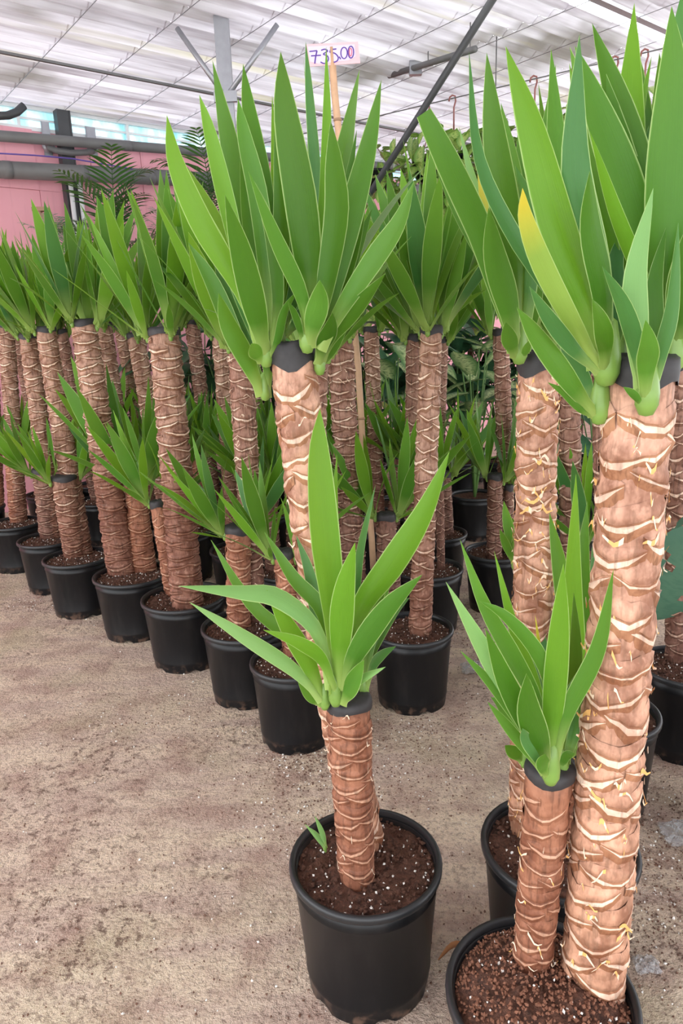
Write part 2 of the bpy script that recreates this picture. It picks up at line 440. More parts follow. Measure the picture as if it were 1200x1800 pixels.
# steel post with braces
POSTY = 4.85
Pt = at_y(391, 89, POSTY); Pb = at_y(405, 280, POSTY)
cx = (Pt.x + Pb.x) / 2
h = ROOFZ + .03
v, f = join([box(0, 0, h / 2, .085, .008, h), box(-.04, .02, h / 2, .008, .05, h), box(.04, .02, h / 2, .008, .05, h), box(0, 0, .01, .2, .2, .02)])
post = tag(obj('steel_post', mk('steel_post', v, f, GALV, smooth=False), None, T((cx, POSTY, 0))), 'galvanised steel roof post with two braces', 'post')
J = at_y(397, 172, POSTY) - Vector((cx, POSTY, 0))
for (tx, ty) in ((338, 88), (460, 82)):
    e = at_y(tx, ty, POSTY) - Vector((cx, POSTY, 0)); d = (e - J); e = J + d * ((ROOFZ - .05 - J.z) / d.z)
    v, f = sweep([J, e], .016, 10); obj('brace', mk('brace', v, f, GALV), post)
v, f = box(J.x, -.02, J.z, .14, .03, .06); obj('bracket', mk('bracket', v, f, GALV, smooth=False), post)
def strut(p0, y0, p1, y1, r, mat, lab):
    A = at_y(p0[0], p0[1], y0); B = at_y(p1[0], p1[1], y1); d = B - A
    A2 = A + d * ((ROOFZ - .02 - A.z) / d.z) if abs(d.z) > 1e-3 else A
    B2 = A + d * ((WA + WN * .03 - A).dot(WN) / d.dot(WN))     # runs on to the wall
    pipe('roof_strut', [A2, B2], r, mat, lab, 'pipe', 10)
strut((423, 90), 5.0, (612, 285), 8.2, .022, GALV, 'pale slanting rod crossing behind the steel post')
strut((808, 90), 4.6, (640, 356), 5.6, .022, DARKMET, 'long dark slanting pole before the hanging baskets')
A = at_y(684, 133, 6.0); B = at_y(835, 86, 5.0)
o = pipe('roof_conduit', [A, B], .020, PIPE, 'grey conduit hung level just under the roof', 'pipe')
v, f = box(*(at_y(730, 120, 5.7) - A), .09, .05, .09); obj('clamp', mk('clamp', v, f, GALV, smooth=False), o)
for t_ in (.05, .5, .95):
    c = (B - A) * t_; v, f = sweep([c, Vector((c.x, c.y, ROOFZ - A.z))], .004, 6); obj('hanger_rod', mk('hanger_rod', v, f, PIPE), o)

# ------------------------------------------------------------------ leaves
def wprof(s):
    if s < .5: return .46 + .54 * smooth01(s / .5) if s > .12 else lerp(.68, .51, s / .12)
    t = (s - .5) / .5
    return max(0.0, 1 - t ** 1.75)
def strap(length, width, bend, fold, n=9, m=2, twist=0.0):
    """generic strap leaf from the origin up +Z, bending towards +X, width along Y"""
    vs, uv, fs = [], [], []
    p = Vector((0, 0, 0)); ds = length / n
    for i in range(n + 1):
        s = i / n
        phi = bend * s ** 1.6
        tdir = Vector((math.sin(phi), 0, math.cos(phi)))
        nrm = Vector((-math.cos(phi), 0, math.sin(phi)))
        w = width * .5 * wprof(s)
        fo = fold * lerp(1.6, .45, smooth01(s / .5))
        tw = twist * s
        for j in range(m + 1):
            k = j / m * 2 - 1
            off = Vector((0, k * w * math.cos(tw), 0)) + nrm * (abs(k) ** 1.3 * w * fo + k * w * math.sin(tw))
            vs.append(p + off); uv.append((j / m, s))
        p = p + tdir * ds
    for i in range(n):
        for j in range(m):
            a = i * (m + 1) + j
            fs.append((a, a + 1, a + m + 2, a + m + 1))
    return vs, fs, uv
STRAPS = {}
rs = random.Random(5)
for key, mat in LEAF.items():
    STRAPS[key] = []
    for i in range(6):
        v, f, u = strap(1.0, lerp(.115, .150, rs.random()), lerp(-.05, .42, i / 5), lerp(.12, .30, rs.random()), 9, 2, rs.uniform(-.5, .5))
        STRAPS[key].append(mk('leaf', v, f, mat, uvs=u))
def catmull(pts, n):
    P = [pts[0] * 2 - pts[1]] + pts + [pts[-1] * 2 - pts[-2]]
    out = []; segs = len(pts) - 1
    for i in range(n + 1):
        t = i / n * segs; k = min(int(t), segs - 1); t -= k
        p0, p1, p2, p3 = P[k:k + 4]
        out.append(.5 * ((2 * p1) + (p2 - p0) * t + (2 * p0 - 5 * p1 + 4 * p2 - p3) * t * t + (3 * p1 - p0 - 3 * p2 + p3) * t ** 3))
    return out
def hero_leaf(shoot, origin, path, wpx, dd, key='n', rnd=None, blunt=False):
    """path: photo points from base to tip; dd: how far the tip lies behind (+) or before (-) the shoot, metres"""
    rnd = rnd or random
    Y0 = origin.y
    npt = len(path); world = []
    for i, (x, y) in enumerate(path):
        s = i / (npt - 1)
        world.append(at_y(x, y, Y0 + dd * (.1 + .9 * s)))
    n, m = 15, 4
    C = catmull(world, n)
    vs, uv, fs = [], [], []
    base = C[0]
    wm = wpx * mpp(C[n // 2]) * .5
    tw0 = rnd.uniform(-.45, .45); tw1 = tw0 + rnd.uniform(-.4, .4)
    for i in range(n + 1):
        s = i / n
        t = (C[min(i + 1, n)] - C[max(i - 1, 0)]).normalized()
        view = (C[i] - CAM).normalized()
        W = t.cross(view).normalized()
        Nn = W.cross(t).normalized()
        if Nn.dot(view) < 0: Nn = -Nn           # away from us
        ang = lerp(tw0, tw1, s)
        W2 = W * math.cos(ang) + Nn * math.sin(ang); N2 = Nn * math.cos(ang) - W * math.sin(ang)
        sgn = 1.0 if dd <= 0 else -1.0
        w = wm / math.cos(ang) * 1.04 * (wprof(s) if not (blunt and s > .55) else lerp(1.0, .55, ((s - .55) / .45) ** 2.5))
        fo = lerp(.75, .20, smooth01(s / .5))
        for j in range(m + 1):
            k = j / m * 2 - 1
            vs.append(C[i] - base + W2 * (k * w) + N2 * (sgn * fo * w * abs(k) ** 1.4)); uv.append((j / m, s))
    for i in range(n):
        for j in range(m):
            a = i * (m + 1) + j; fs.append((a, a + 1, a + m + 2, a + m + 1))
    k = 1.0 / shoot.matrix_basis.to_scale().x      # the shoot itself is scaled, its leaves are not
    return obj('leaf', mk('leaf', vs, fs, LEAF[key], uvs=uv), shoot, Matrix.Diagonal((k, k, k, 1)) @ T(base - origin))
sv, sf = lathe([(.0, -.006), (.007, -.004), (.0115, .006), (.012, .018), (.010, .034), (.007, .05), (.0, .056)], 12)
SHOOTME = mk('shoot', sv, sf, SHOOT)
def make_shoot(root, rloc, pos, axis, scale=1.0):
    q = Vector((0, 0, 1)).rotation_difference(axis.normalized())
    scale *= .8
    s = obj('shoot', SHOOTME, root, T(pos - rloc) @ Matrix.Diagonal((scale, scale, scale, 1)))
    return s
def rosette(root, rloc, pos, axis, nl, L, tmin, tmax, rnd, palette='nnnnbgdn', ssc=1.0, lw=1.0):
    sh = make_shoot(root, rloc, pos, axis, ssc)
    q = Vector((0, 0, 1)).rotation_difference(axis.normalized()).to_matrix().to_4x4()
    a0 = rnd.random() * 6.28
    for i in range(nl):
        f = i / max(1, nl - 1)                   # 0 outer .. 1 inner
        az = a0 + i * 2.39996
        tilt = math.radians(lerp(tmax, tmin, f ** .8) + rnd.uniform(-5, 5))
        ln = L * lerp(.62, 1.0, math.sin(min(1, f * 1.35) * math.pi / 2)) * rnd.uniform(.88, 1.08)
        if i == 0 and rnd.random() < .6: ln *= .5
        key = rnd.choice(palette)
        if f > .75 and rnd.random() < .5: key = 'b'
        vi = rnd.randrange(6) if f < .5 else rnd.randrange(3)
        M = q @ T((0, 0, .012 + .03 * f)) @ Matrix.Rotation(az, 4, 'Z') @ T((.008, 0, 0)) @ Matrix.Rotation(tilt, 4, 'Y') @ Matrix.Diagonal((ln, ln * lw * rnd.uniform(.85, 1.15), ln, 1))
        obj('leaf', STRAPS[key][vi], sh, Matrix.Diagonal((1.25 / ssc, 1.25 / ssc, 1.25 / ssc, 1)) @ M)
    return sh

# ------------------------------------------------------------------ trunks
def scale_mesh(seed, mats):
    """one leaf scar: a bulging plate of stem, a crease, the pale torn edge of the old leaf base and its brown sheath below"""
    r = random.Random(seed)
    n = 9; half = math.radians(r.uniform(62, 88))
    vs, fs, fm = [], [], []
    skew = r.uniform(-.3, .3); deep = r.uniform(.40, .85); proud = r.uniform(.045, .095); lip = r.uniform(.13, .30)
    ph = r.uniform(.5, .9)
    for i in range(n + 1):
        x = i / n * 2 - 1
        th = x * half
        xs = x - skew
        e = 1 - abs(x) ** 2.4
        zV = deep * (abs(xs) ** 1.2) + r.uniform(-.07, .07)
        pr = proud * e * r.uniform(.6, 1.3); lp = lip * (e ** .8) * r.uniform(.35, 1.35)
        up = ph * (e ** .6)
        for (R, z) in ((.935, zV + .10 + up), (.995 + .025 * e, zV + .10 + up * .45), (1.0, zV + .09), (.945, zV + .05), (.97 + pr * .9, zV + .0), (.98 + pr, zV - lp), (.97 + pr * .3, zV - lp - .18), (.935, zV - lp - .42)):
            vs.append(Vector((R * math.cos(th), R * math.sin(th), z)))
    for i in range(n):
        for j in range(7):
            a = i * 8 + j
            fs.append((a, a + 1, a + 9, a + 8)); fm.append((0, 0, 1, 1, 2, 1, 1)[j])
    return vs, fs, fm
SCALES = {}
for kind, mats in BARK.items():
    SCALES[kind] = []
    for i in range(8):
        v, f, fm = scale_mesh(i * 13 + 3, mats)
        SCALES[kind].append((mk('bark_scale', v, f, [mats[0], mats[1], mats[2]], fm, smooth=True), v, f, fm))
def trunk(root, rloc, base, top, r0, r1, kind='tan', mode='join', dz=.020, h=.030, bow=Vector((0, 0, 0)), rnd=None, fibres=0, cap=True, fibre_mat=None, cap_h=.018, fw=1.0):
    rnd = rnd or random.Random(1)
    mid = (base + top) / 2 + bow
    def P(t): return base * ((1 - t) ** 2) + mid_c * (2 * t * (1 - t)) + top * (t * t)
    mid_c = mid * 2 - (base + top) / 2
    L = (top - base).length
    n = max(10, int(L / .035)); seg = 16
    pts = [P(-.05)] + [P(i / n) for i in range(n + 1)]
    rad = [lerp(r0, r1, max(0, (i - 1) / n)) * (.955 + .02 * rnd.uniform(-1, 1)) for i in range(n + 2)]
    v, f = sweep([p - base for p in pts], rad, seg)
    v = [p + Vector((rnd.uniform(-1, 1), rnd.uniform(-1, 1), rnd.uniform(-1, 1))) * .0015 for p in v]
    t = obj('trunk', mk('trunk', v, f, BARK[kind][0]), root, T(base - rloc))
    # leaf scars all the way up, in the golden-angle spiral
    cnt = int(L / dz); jv, jf, jm = [], [], []
    for i in range(cnt):
        u = (i + .5) / cnt
        c = P(u) - base; tg = (P(min(1, u + .02)) - P(u - .02)).normalized()
        if (P(u) - top).length < (cap_h + .025 if cap else .02): continue
        q = Vector((0, 0, 1)).rotation_difference(tg).to_matrix().to_4x4()
        rr = lerp(r0, r1, u) * rnd.uniform(.99, 1.04)
        hh = h * rnd.uniform(.8, 1.2)
        M = T(c) @ q @ Matrix.Rotation(i * 2.39996 + rnd.uniform(-.25, .25), 4, 'Z') @ Matrix.Rotation(rnd.uniform(-.05, .05), 4, 'X') @ Matrix.Diagonal((rr, rr, hh, 1))
        me, sv_, sf_, sm_ = SCALES[kind][rnd.randrange(8)]
        if mode == 'obj': obj('bark_scale', me, t, M)
        else:
            o = len(jv); jv += [M @ p for p in sv_]; jf += [tuple(k + o for k in q_) for q_ in sf_]; jm += sm_
    if mode == 'join':
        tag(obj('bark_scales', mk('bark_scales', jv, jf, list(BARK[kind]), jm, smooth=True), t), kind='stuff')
    if fibres:
        fv_, ff_, fmm = [], [], []
        for i in range(fibres):
            u = rnd.uniform(.05, .97); a = rnd.random() * 6.28; rr = lerp(r0, r1, u)
            c = P(u) - base; ln = rnd.uniform(.012, .036); wd = rnd.uniform(.0012, .0040) * fw
            da = rnd.uniform(-1, 1) * ln / rr; dzz = rnd.uniform(-.018, .012); lift = rnd.uniform(.001, .009)
            o = len(fv_)
            for k in range(5):
                s = k / 4; aa = a + da * s; R = rr * 1.045 + lift * (s ** 2) * rnd.uniform(.6, 1.1)
                ctr = c + Vector((R * math.cos(aa), R * math.sin(aa), dzz * s + .006 * math.sin(s * 5 + i)))
                ww = wd * (1 - s * .75)
                fv_ += [ctr - Vector((0, 0, ww)), ctr + Vector((.0006, 0, ww))]
            for k in range(4): ff_.append((o + 2 * k, o + 2 * k + 1, o + 2 * k + 3, o + 2 * k + 2)); fmm.append(0 if rnd.random() < .5 and fibre_mat != 'c' else 1)
        tag(obj('bark_fibres', mk('bark_fibres', fv_, ff_, [FIBRE_O, FIBRE_C], fmm), t), kind='stuff')
    if cap:
        tg = (top - P(.97)).normalized(); q = Vector((0, 0, 1)).rotation_difference(tg).to_matrix().to_4x4()
        cv, cf = lathe([(r1 * 1.04, -cap_h), (r1 * 1.06, -cap_h * .3), (r1 * 1.03, .006), (r1 * .9, .012), (r1 * .4, .013), (.0005, .011)], 18, lambda j, k, z: z + (.28 * cap_h * math.sin(k * 1.1 + r1 * 900) if j == 0 else .002 * math.sin(k * 2.3)))
        obj('cut_cap', mk('cut_cap', cv, cf, CAPM), t, T(top - base) @ q)
    return t

# ------------------------------------------------------------------ pots
POTH, POTR = .31, .168
def zf(j, k, z):
    if j == 0: return .013 if k % 8 in (0, 1) else 0.0
    return z
pprof = [(.1365, 0.0), (.1385, .034), (.1410, .042), (.1395, .047), (.1555, .258), (.1575, .262), (.1560, .266), (.158, .296), (.150, .296), (.132, .02), (.001, .02)]
POTME = mk('pot', *lathe(pprof, 48, zf), POTM)
rprof = [(.1575, .292), (.163, .290), (.1665, .293), (.1672, .301), (.1655, .308), (.160, .310), (.1545, .307), (.1530, .297)]
RIMME = mk('pot_rim', *lathe(rprof, 48), RIMM)
def soil_mesh(seed, mound=0.0):
    r = random.Random(seed); vs, fs = [], []
    nr, na = 9, 36
    vs.append(Vector((0, 0, .286 + mound)))
    for j in range(1, nr + 1):
        R = .1535 * j / nr
        for k in range(na):
            a = 2 * math.pi * k / na
            z = .284 + mound * (1 - (j / nr) ** 2.2) + r.uniform(-.006, .007) * (1 if j < nr else .3)
            vs.append(Vector((R * math.cos(a), R * math.sin(a), z)))
    for k in range(na): fs.append((0, 1 + k, 1 + (k + 1) % na))
    for j in range(nr - 1):
        for k in range(na):
            a = 1 + j * na; k2 = (k + 1) % na
            fs.append((a + k, a + na + k, a + na + k2, a + k2))
    return mk('soil', vs, fs, SOIL)
SOILS = [soil_mesh(i) for i in range(4)]; MOUND = soil_mesh(9, .05)
def grains(rnd, spots, s0, s1):
    vs, fs = [], []
    for p in spots:
        s = rnd.uniform(s0, s1); o = len(vs)
        q = Quaternion((rnd.random() - .5, rnd.random() - .5, rnd.random() - .5, rnd.random() - .5)).normalized()
        for c in ((1, 0, 0), (-1, 0, 0), (0, 1, 0), (0, -1, 0), (0, 0, .8), (0, 0, -.8)):
            vs.append(p + q @ (Vector(c) * s * rnd.uniform(.6, 1.2)))
        for t in ((0, 2, 4), (2, 1, 4), (1, 3, 4), (3, 0, 4), (2, 0, 5), (1, 2, 5), (3, 1, 5), (0, 3, 5)): fs.append(tuple(o + i for i in t))
    return vs, fs
def soil_spots(rnd, n, z):
    out = []
    for _ in range(n):
        R = .148 * math.sqrt(rnd.random()); a = rnd.random() * 6.28
        out.append(Vector((R * math.cos(a), R * math.sin(a), z + rnd.uniform(-.002, .004))))
    return out
rp = random.Random(77)
PERLME = [mk('perlite', *grains(rp, soil_spots(rp, 110, .288), .0016, .0046), PERL, smooth=False) for _ in range(3)]
CRUMBME = [mk('soil_crumbs', *grains(rp, soil_spots(rp, 420, .288), .003, .008), SOIL, smooth=False) for _ in range(3)]
PERLMOUND = mk('perlite', *grains(rp, [p + Vector((0, 0, .05 * (1 - (math.hypot(p.x, p.y) / .1535) ** 2.2))) for p in soil_spots(rp, 90, .288)], .0016, .0042), PERL, smooth=False)
PEAT = plain('peat_fibre', (.21, .090, .052), .9, var=.5, vscale=60)
CRUMBMOUND = mk('soil_crumbs', *grains(rp, [p + Vector((0, 0, .05 * (1 - (math.hypot(p.x, p.y) / .1535) ** 2.2))) for p in soil_spots(rp, 1500, .288)], 0.002, .0055), PEAT, smooth=False)
def potted(cx, cy, wpx, label, group, seed, name='potted_yucca', cat='potted plant', mound=False):
    c = at_z(cx, cy, POTH - .01); loc = Vector((c.x, c.y, 0))
    s = min(1.14, max(.88, wpx * mpp(c) / (2 * POTR)))
    root = bpy.data.objects.new(name, None); COL.objects.link(root); root.location = loc; root.empty_display_size = .1
    tag(root, label, cat, group)
    D = Matrix.Rotation(seed * 1.7, 4, 'Z') @ Matrix.Diagonal((s, s, 1, 1))
    p = obj('pot', POTME, root, D); obj('pot_rim', RIMME, p)
    so = obj('soil', MOUND if mound else SOILS[seed % 4], root, D)
    tag(obj('perlite', PERLMOUND if mound else PERLME[seed % 3], so), kind='stuff'); tag(obj('soil_crumbs', CRUMBMOUND if mound else CRUMBME[seed % 3], so), kind='stuff')
    return root, loc, s * POTR
def clampin(P, loc, R):
    d = Vector((P.x - loc.x, P.y - loc.y, 0))
    if d.length > R: d = d * (R / d.length)
    return Vector((loc.x + d.x, loc.y + d.y, P.z))
def trunk_px(pot, bpx, tpx, w0, w1, kind, mode, dy=0.0, **kw):
    root, loc, R = pot
    b0 = at_z(bpx[0], bpx[1], .285)
    b = clampin(b0, loc, R * .62); b.z = .285
    t = at_y(tpx[0], tpx[1], b.y + dy)
    r0 = w0 * mpp(b) / 2; r1 = w1 * mpp(t) / 2
    trunk(root, loc, b, t, r0, r1, kind, mode, **kw)
    return b, t, r1
def crown(pot, top, r, nsh, L, rnd, nl=(11, 15), tilt=(6, 44), lean=.35, start=None, pal='nnnnbgdn', drop=.02, lw=1.0):
    """several shoots round the top of a trunk"""
    root, loc, R = pot
    a0 = rnd.random() * 6.28 if start is None else start
    for k in range(nsh):
        a = a0 + k * 2 * math.pi / nsh + rnd.uniform(-.3, .3)
        d = Vector((math.cos(a), math.sin(a), 0))
        p = top + d * (r * 1.12) + Vector((0, 0, -drop - rnd.uniform(0, .03)))
        ax = (Vector((0, 0, 1)) + d * lean * rnd.uniform(.6, 1.2)).normalized()
        rosette(root, loc, p, ax, rnd.randint(*nl), L * rnd.uniform(.88, 1.08), tilt[0], tilt[1], rnd, pal, 1.0, lw)

# ================================================================== hero plants

def filler(pot, px, py, Y, n, L, seed, axis=(0, 0, 1), tilt=(4, 38)):
    root, loc, R = pot
    rosette(root, loc, at_y(px, py, Y), Vector(axis), n, L, tilt[0], tilt[1], random.Random(seed), 'nnngdgb', 1.0, .9)
G1 = 'yuccas set apart before the rows'
rnd = random.Random(11)
# ---- P0: lone pot on the open floor
P0 = potted(642, 1513, 270, 'potted yucca on open floor, tall bowed pinkish trunk behind a short brown trunk', G1, 1)
root, loc, R = P0
b, t, r1 = trunk_px(P0, (640, 1478), (512, 612), 70, 80, 'pink', 'obj', dy=.02, dz=.0165, h=.036, bow=Vector((-.012, 0, 0)), rnd=random.Random(3), fibres=60, fibre_mat='c', cap_h=.036)
TALL0 = t.copy()
def shoot_at(px, py, Y, pot, sc=1.0):
    pos = at_y(px, py, Y); root, loc, R = pot
    return make_shoot(root, loc, pos, Vector((0, 0, 1)), sc), pos
def leaves(shoot, spec, rnd):
    sh, pos = shoot
    for e in spec:
        hero_leaf(sh, pos, e[0], e[1], e[2], e[3] if len(e) > 3 else 'n', rnd, len(e) > 4)
Y = t.y
s = shoot_at(468, 640, Y - .02, P0, 1.5)
leaves(s, [
    ([(462, 625), (430, 520), (358, 400), (310, 290), (293, 202)], 40, -.10, 'b'),
    ([(468, 620), (432, 490), (398, 350), (370, 235), (350, 166)], 30, .02, 'b'),
    ([(466, 625), (452, 560), (425, 450), (395, 342)], 44, -.14, 'g'),
    ([(474, 615), (474, 480), (462, 340), (438, 200), (427, 112)], 35, .10, 'n'),
    ([(470, 615), (468, 480), (455, 350), (430, 240), (418, 173)], 34, .03, 'n'),
    ([(476, 610), (482, 450), (482, 300), (478, 166)], 16, .12, 'b'),
    ([(482, 615), (492, 500), (494, 370), (482, 232)], 30, -.03, 'g'),
    ([(470, 615), (455, 500), (436, 380), (422, 258)], 27, .06, 'n'),
    ([(474, 612), (486, 520), (472, 400), (436, 300)], 24, -.08, 'g'),
    ([(462, 630), (440, 560), (405, 470), (372, 410)], 28, .08, 'd'),
    ([(472, 634), (488, 600), (500, 548), (523, 510)], 15, -.06, 'n'),
    ([(462, 640), (450, 620), (441, 604)], 26, -.06, 'n'),
    ([(470, 612), (462, 470), (450, 360), (446, 270)], 26, .15, 'b'),
], rnd)
s = shoot_at(466, 700, Y + .03, P0, 1.2)
leaves(s, [
    ([(464, 695), (440, 640), (402, 570), (384, 515)], 34, -.08, 'n'),
    ([(466, 692), (425, 620), (375, 500), (330, 425)], 30, .06, 'n'),
    ([(464, 690), (432, 600), (395, 500), (378, 440)], 28, .10, 'd'),
    ([(470, 700), (470, 640), (460, 590), (440, 540)], 22, -.03, 'g'),
], rnd)
s = shoot_at(540, 615, Y - .055, P0, 1.6)
leaves(s, [
    ([(543, 600), (545, 500), (530, 360), (503, 200), (493, 90)], 56, -.10, 'g'),
    ([(548, 600), (556, 480), (556, 320), (545, 170), (537, 72)], 20, .06, 'd'),
    ([(550, 600), (560, 480), (572, 330), (575, 200), (573, 80)], 20, .02, 'b'),
    ([(552, 605), (570, 520), (592, 380), (588, 290), (581, 212)], 42, -.08, 'g'),
    ([(556, 608), (575, 530), (612, 390), (645, 260), (670, 140)], 42, .04, 'n'),
    ([(560, 615), (600, 540), (660, 450), (700, 390), (728, 318)], 36, -.08, 'n'),
    ([(540, 612), (548, 570), (560, 530), (562, 492)], 38, -.10, 'n'),
    ([(530, 610), (526, 580), (516, 550), (506, 530)], 13, -.05, 'g'),
    ([(556, 600), (585, 470), (604, 360), (627, 228)], 24, .14, 'n'),
    ([(540, 600), (528, 520), (484, 420), (436, 300)], 28, -.12, 'n'),
    ([(552, 600), (570, 470), (590, 360), (602, 265)], 22, .12, 'b'),
    ([(560, 612), (590, 545), (625, 440), (654, 366)], 24, .10, 'n'),
    ([(556, 606), (590, 520), (620, 430), (646, 322)], 30, .09, 'g'),
    ([(546, 600), (550, 470), (535, 350), (530, 250)], 30, .10, 'n'),
    ([(550, 600), (562, 500), (556, 400), (560, 300)], 30, .14, 'b'),
], rnd)
s = shoot_at(562, 655, Y - .02, P0, 1.2)
leaves(s, [
    ([(562, 645), (585, 590), (628, 540), (678, 480)], 32, -.08, 'g'),
    ([(562, 645), (570, 610), (580, 580), (584, 550)], 30, -.09, 'g'),
    ([(560, 650), (580, 620), (600, 580), (640, 500)], 20, .05, 'n'),
], rnd)
s = shoot_at(492, 600, Y + .06, P0, 1.4)
leaves(s, [
    ([(490, 590), (496, 480), (510, 400), (505, 300)], 30, .06, 'n'),
    ([(492, 590), (505, 500), (520, 420), (515, 330)], 28, .02, 'b'),
    ([(494, 590), (515, 530), (525, 480), (530, 430)], 26, -.01, 'd'),
    ([(488, 590), (480, 500), (475, 420), (460, 330)], 28, .04, 'n'),
    ([(500, 592), (520, 570), (530, 550), (545, 535)], 20, -.02, 'd'),
], rnd)
filler(P0, 480, 615, Y + .07, 9, .50, 61, (-.22, .25, 1))
filler(P0, 548, 610, Y + .05, 9, .52, 62, (.12, .25, 1))
# short trunk of P0
b, t, r1 = trunk_px(P0, (627, 1540), (612, 1232), 62, 80, 'brown', 'obj', dy=.02, dz=.011, h=.022, rnd=random.Random(5), fibres=28, fibre_mat='c', cap_h=.010)
Y = t.y
s = shoot_at(590, 1236, Y - .045, P0, 1.5)
rnd = random.Random(21)
leaves(s, [
    ([(590, 1215), (586, 1090), (570, 940), (560, 800), (562, 718)], 50, .02, 'b'),
    ([(592, 1210), (594, 1050), (588, 900), (592, 798)], 14, .05, 'b'),
    ([(598, 1212), (630, 1080), (690, 990), (745, 900), (790, 793)], 46, -.04, 'b'),
    ([(594, 1215), (596, 1130), (604, 1040), (624, 953)], 42, -.08, 'b'),
    ([(600, 1215), (625, 1150), (680, 1070), (742, 1010)], 38, -.10, 'n'),
    ([(586, 1212), (560, 1110), (490, 1050), (420, 1040), (313, 1030)], 33, -.08, 'p'),
    ([(585, 1210), (568, 1080), (515, 1015), (464, 934)], 26, .06, 'n'),
    ([(590, 1222), (565, 1160), (525, 1130), (462, 1107)], 24, -.10, 'b'),
    ([(606, 1215), (620, 1090), (632, 970), (660, 852)], 16, .09, 'd'),
    ([(596, 1238), (615, 1205), (640, 1160)], 30, -.07, 'n'),
    ([(600, 1232), (628, 1198), (678, 1172)], 15, -.07, 'p'),
    ([(604, 1214), (630, 1120), (660, 1050), (684, 975)], 30, .02, 'g'),
    ([(600, 1214), (614, 1120), (618, 1040), (640, 960)], 26, .08, 'd'),
    ([(586, 1212), (560, 1100), (545, 1010), (520, 940)], 22, .10, 'd'),
], rnd)
s = shoot_at(571, 1243, Y - .03, P0, 1.2)
leaves(s, [
    ([(571, 1235), (545, 1170), (508, 1105), (468, 1036)], 34, -.06, 'b'),
    ([(568, 1232), (520, 1180), (430, 1120), (332, 1058)], 26, -.09, 'p'),
    ([(569, 1230), (530, 1140), (440, 1060), (370, 948)], 24, .02, 'n'),
    ([(566, 1240), (545, 1225), (523, 1197)], 16, -.03, 'n'),
    ([(577, 1232), (578, 1180), (570, 1130), (566, 1060)], 26, .03, 'n'),
], rnd)
s = shoot_at(640, 1225, Y + .02, P0, 1.1)
leaves(s, [
    ([(640, 1215), (655, 1170), (672, 1150), (696, 1136)], 17, -.04, 'd'),
    ([(640, 1212), (650, 1130), (668, 1060), (690, 1000)], 24, .05, 'n'),
    ([(640, 1212), (652, 1150), (690, 1080), (720, 1050)], 20, .05, 'd'),
], rnd)
# the tiny seedling in the same pot
Pz = at_z(572, 1497, .29)
sh = make_shoot(P0[0], P0[1], Pz, Vector((0, 0, 1)), .35)
for path, w in (([(571, 1495), (562, 1478), (535, 1448)], 8), ([(573, 1492), (566, 1465), (553, 1434)], 9), ([(574, 1492), (560, 1470), (545, 1455)], 6)):
    hero_leaf(sh, Pz, path, w, -.005, 'p', rnd)

# ---- R1: nearest pot, bottom right
R1 = potted(950, 1748, 334, 'potted yucca in heaped red soil, tall pale orange trunk beside a short trunk', G1, 2, mound=True)
b, t, r1 = trunk_px(R1, (1040, 1735), (1128, 640), 104, 118, 'pink', 'obj', dy=-.03, dz=.0175, h=.038, rnd=random.Random(8), fibres=170, fw=1.5, cap_h=.028)
Y = t.y; rnd = random.Random(31)
s = shoot_at(1064, 668, Y - .02, R1, 1.9)
leaves(s, [
    ([(1058, 648), (1035, 540), (985, 400), (935, 220), (888, 80)], 60, -.06, 'b'),
    ([(1055, 650), (1020, 590), (960, 480), (925, 390), (918, 330)], 36, -.12, 'y'),
    ([(1062, 655), (1066, 610), (1058, 570), (1040, 525)], 32, -.12, 'g'),
    ([(1056, 655), (1010, 615), (965, 560), (930, 503)], 28, -.10, 'd'),
    ([(1055, 645), (1000, 560), (900, 410), (840, 270), (824, 90)], 26, .12, 'd'),
    ([(1064, 650), (1050, 500), (1012, 300), (1018, 60)], 56, -.04, 'd'),
    ([(1060, 650), (1040, 480), (985, 300), (968, 85)], 46, .08, 'n'),
    ([(1068, 650), (1075, 500), (1040, 330), (1000, 110)], 44, .10, 'b'),
    ([(1066, 650), (1062, 520), (1040, 400), (1036, 300)], 40, -.08, 'g'),
    ([(1060, 650), (1020, 480), (960, 330), (928, 180)], 36, .14, 'n'),
    ([(1060, 650), (1040, 500), (1000, 400), (984, 252)], 24, .12, 'y'),
    ([(1066, 650), (1085, 560), (1080, 470), (1100, 390)], 34, .05, 'd'),
], rnd)
s = shoot_at(1052, 738, Y, R1, 1.5)
leaves(s, [
    ([(1048, 730), (1010, 680), (950, 600), (908, 540)], 36, -.10, 'n'),
    ([(1046, 735), (1020, 720), (990, 690), (962, 672)], 14, -.05, 'n'),
    ([(1048, 725), (1030, 670), (1000, 620), (985, 570)], 26, .02, 'd'),
], rnd)
s = shoot_at(1135, 722, Y - .06, R1, 1.6)
leaves(s, [
    ([(1133, 712), (1137, 650), (1140, 610), (1134, 562)], 36, -.08, 'n'),
    ([(1128, 700), (1118, 620), (1095, 540), (1058, 468)], 30, -.05, 'd'),
    ([(1132, 700), (1122, 600), (1118, 480), (1148, 330)], 42, -.03, 'p'),
    ([(1142, 705), (1160, 620), (1180, 540), (1192, 390)], 26, -.02, 'd'),
    ([(1140, 700), (1150, 600), (1150, 500), (1170, 400)], 30, .03, 'g'),
    ([(1130, 718), (1115, 695), (1095, 680)], 14, -.03, 'n'),
], rnd)
s = shoot_at(1178, 650, Y + .0, R1, 1.8)
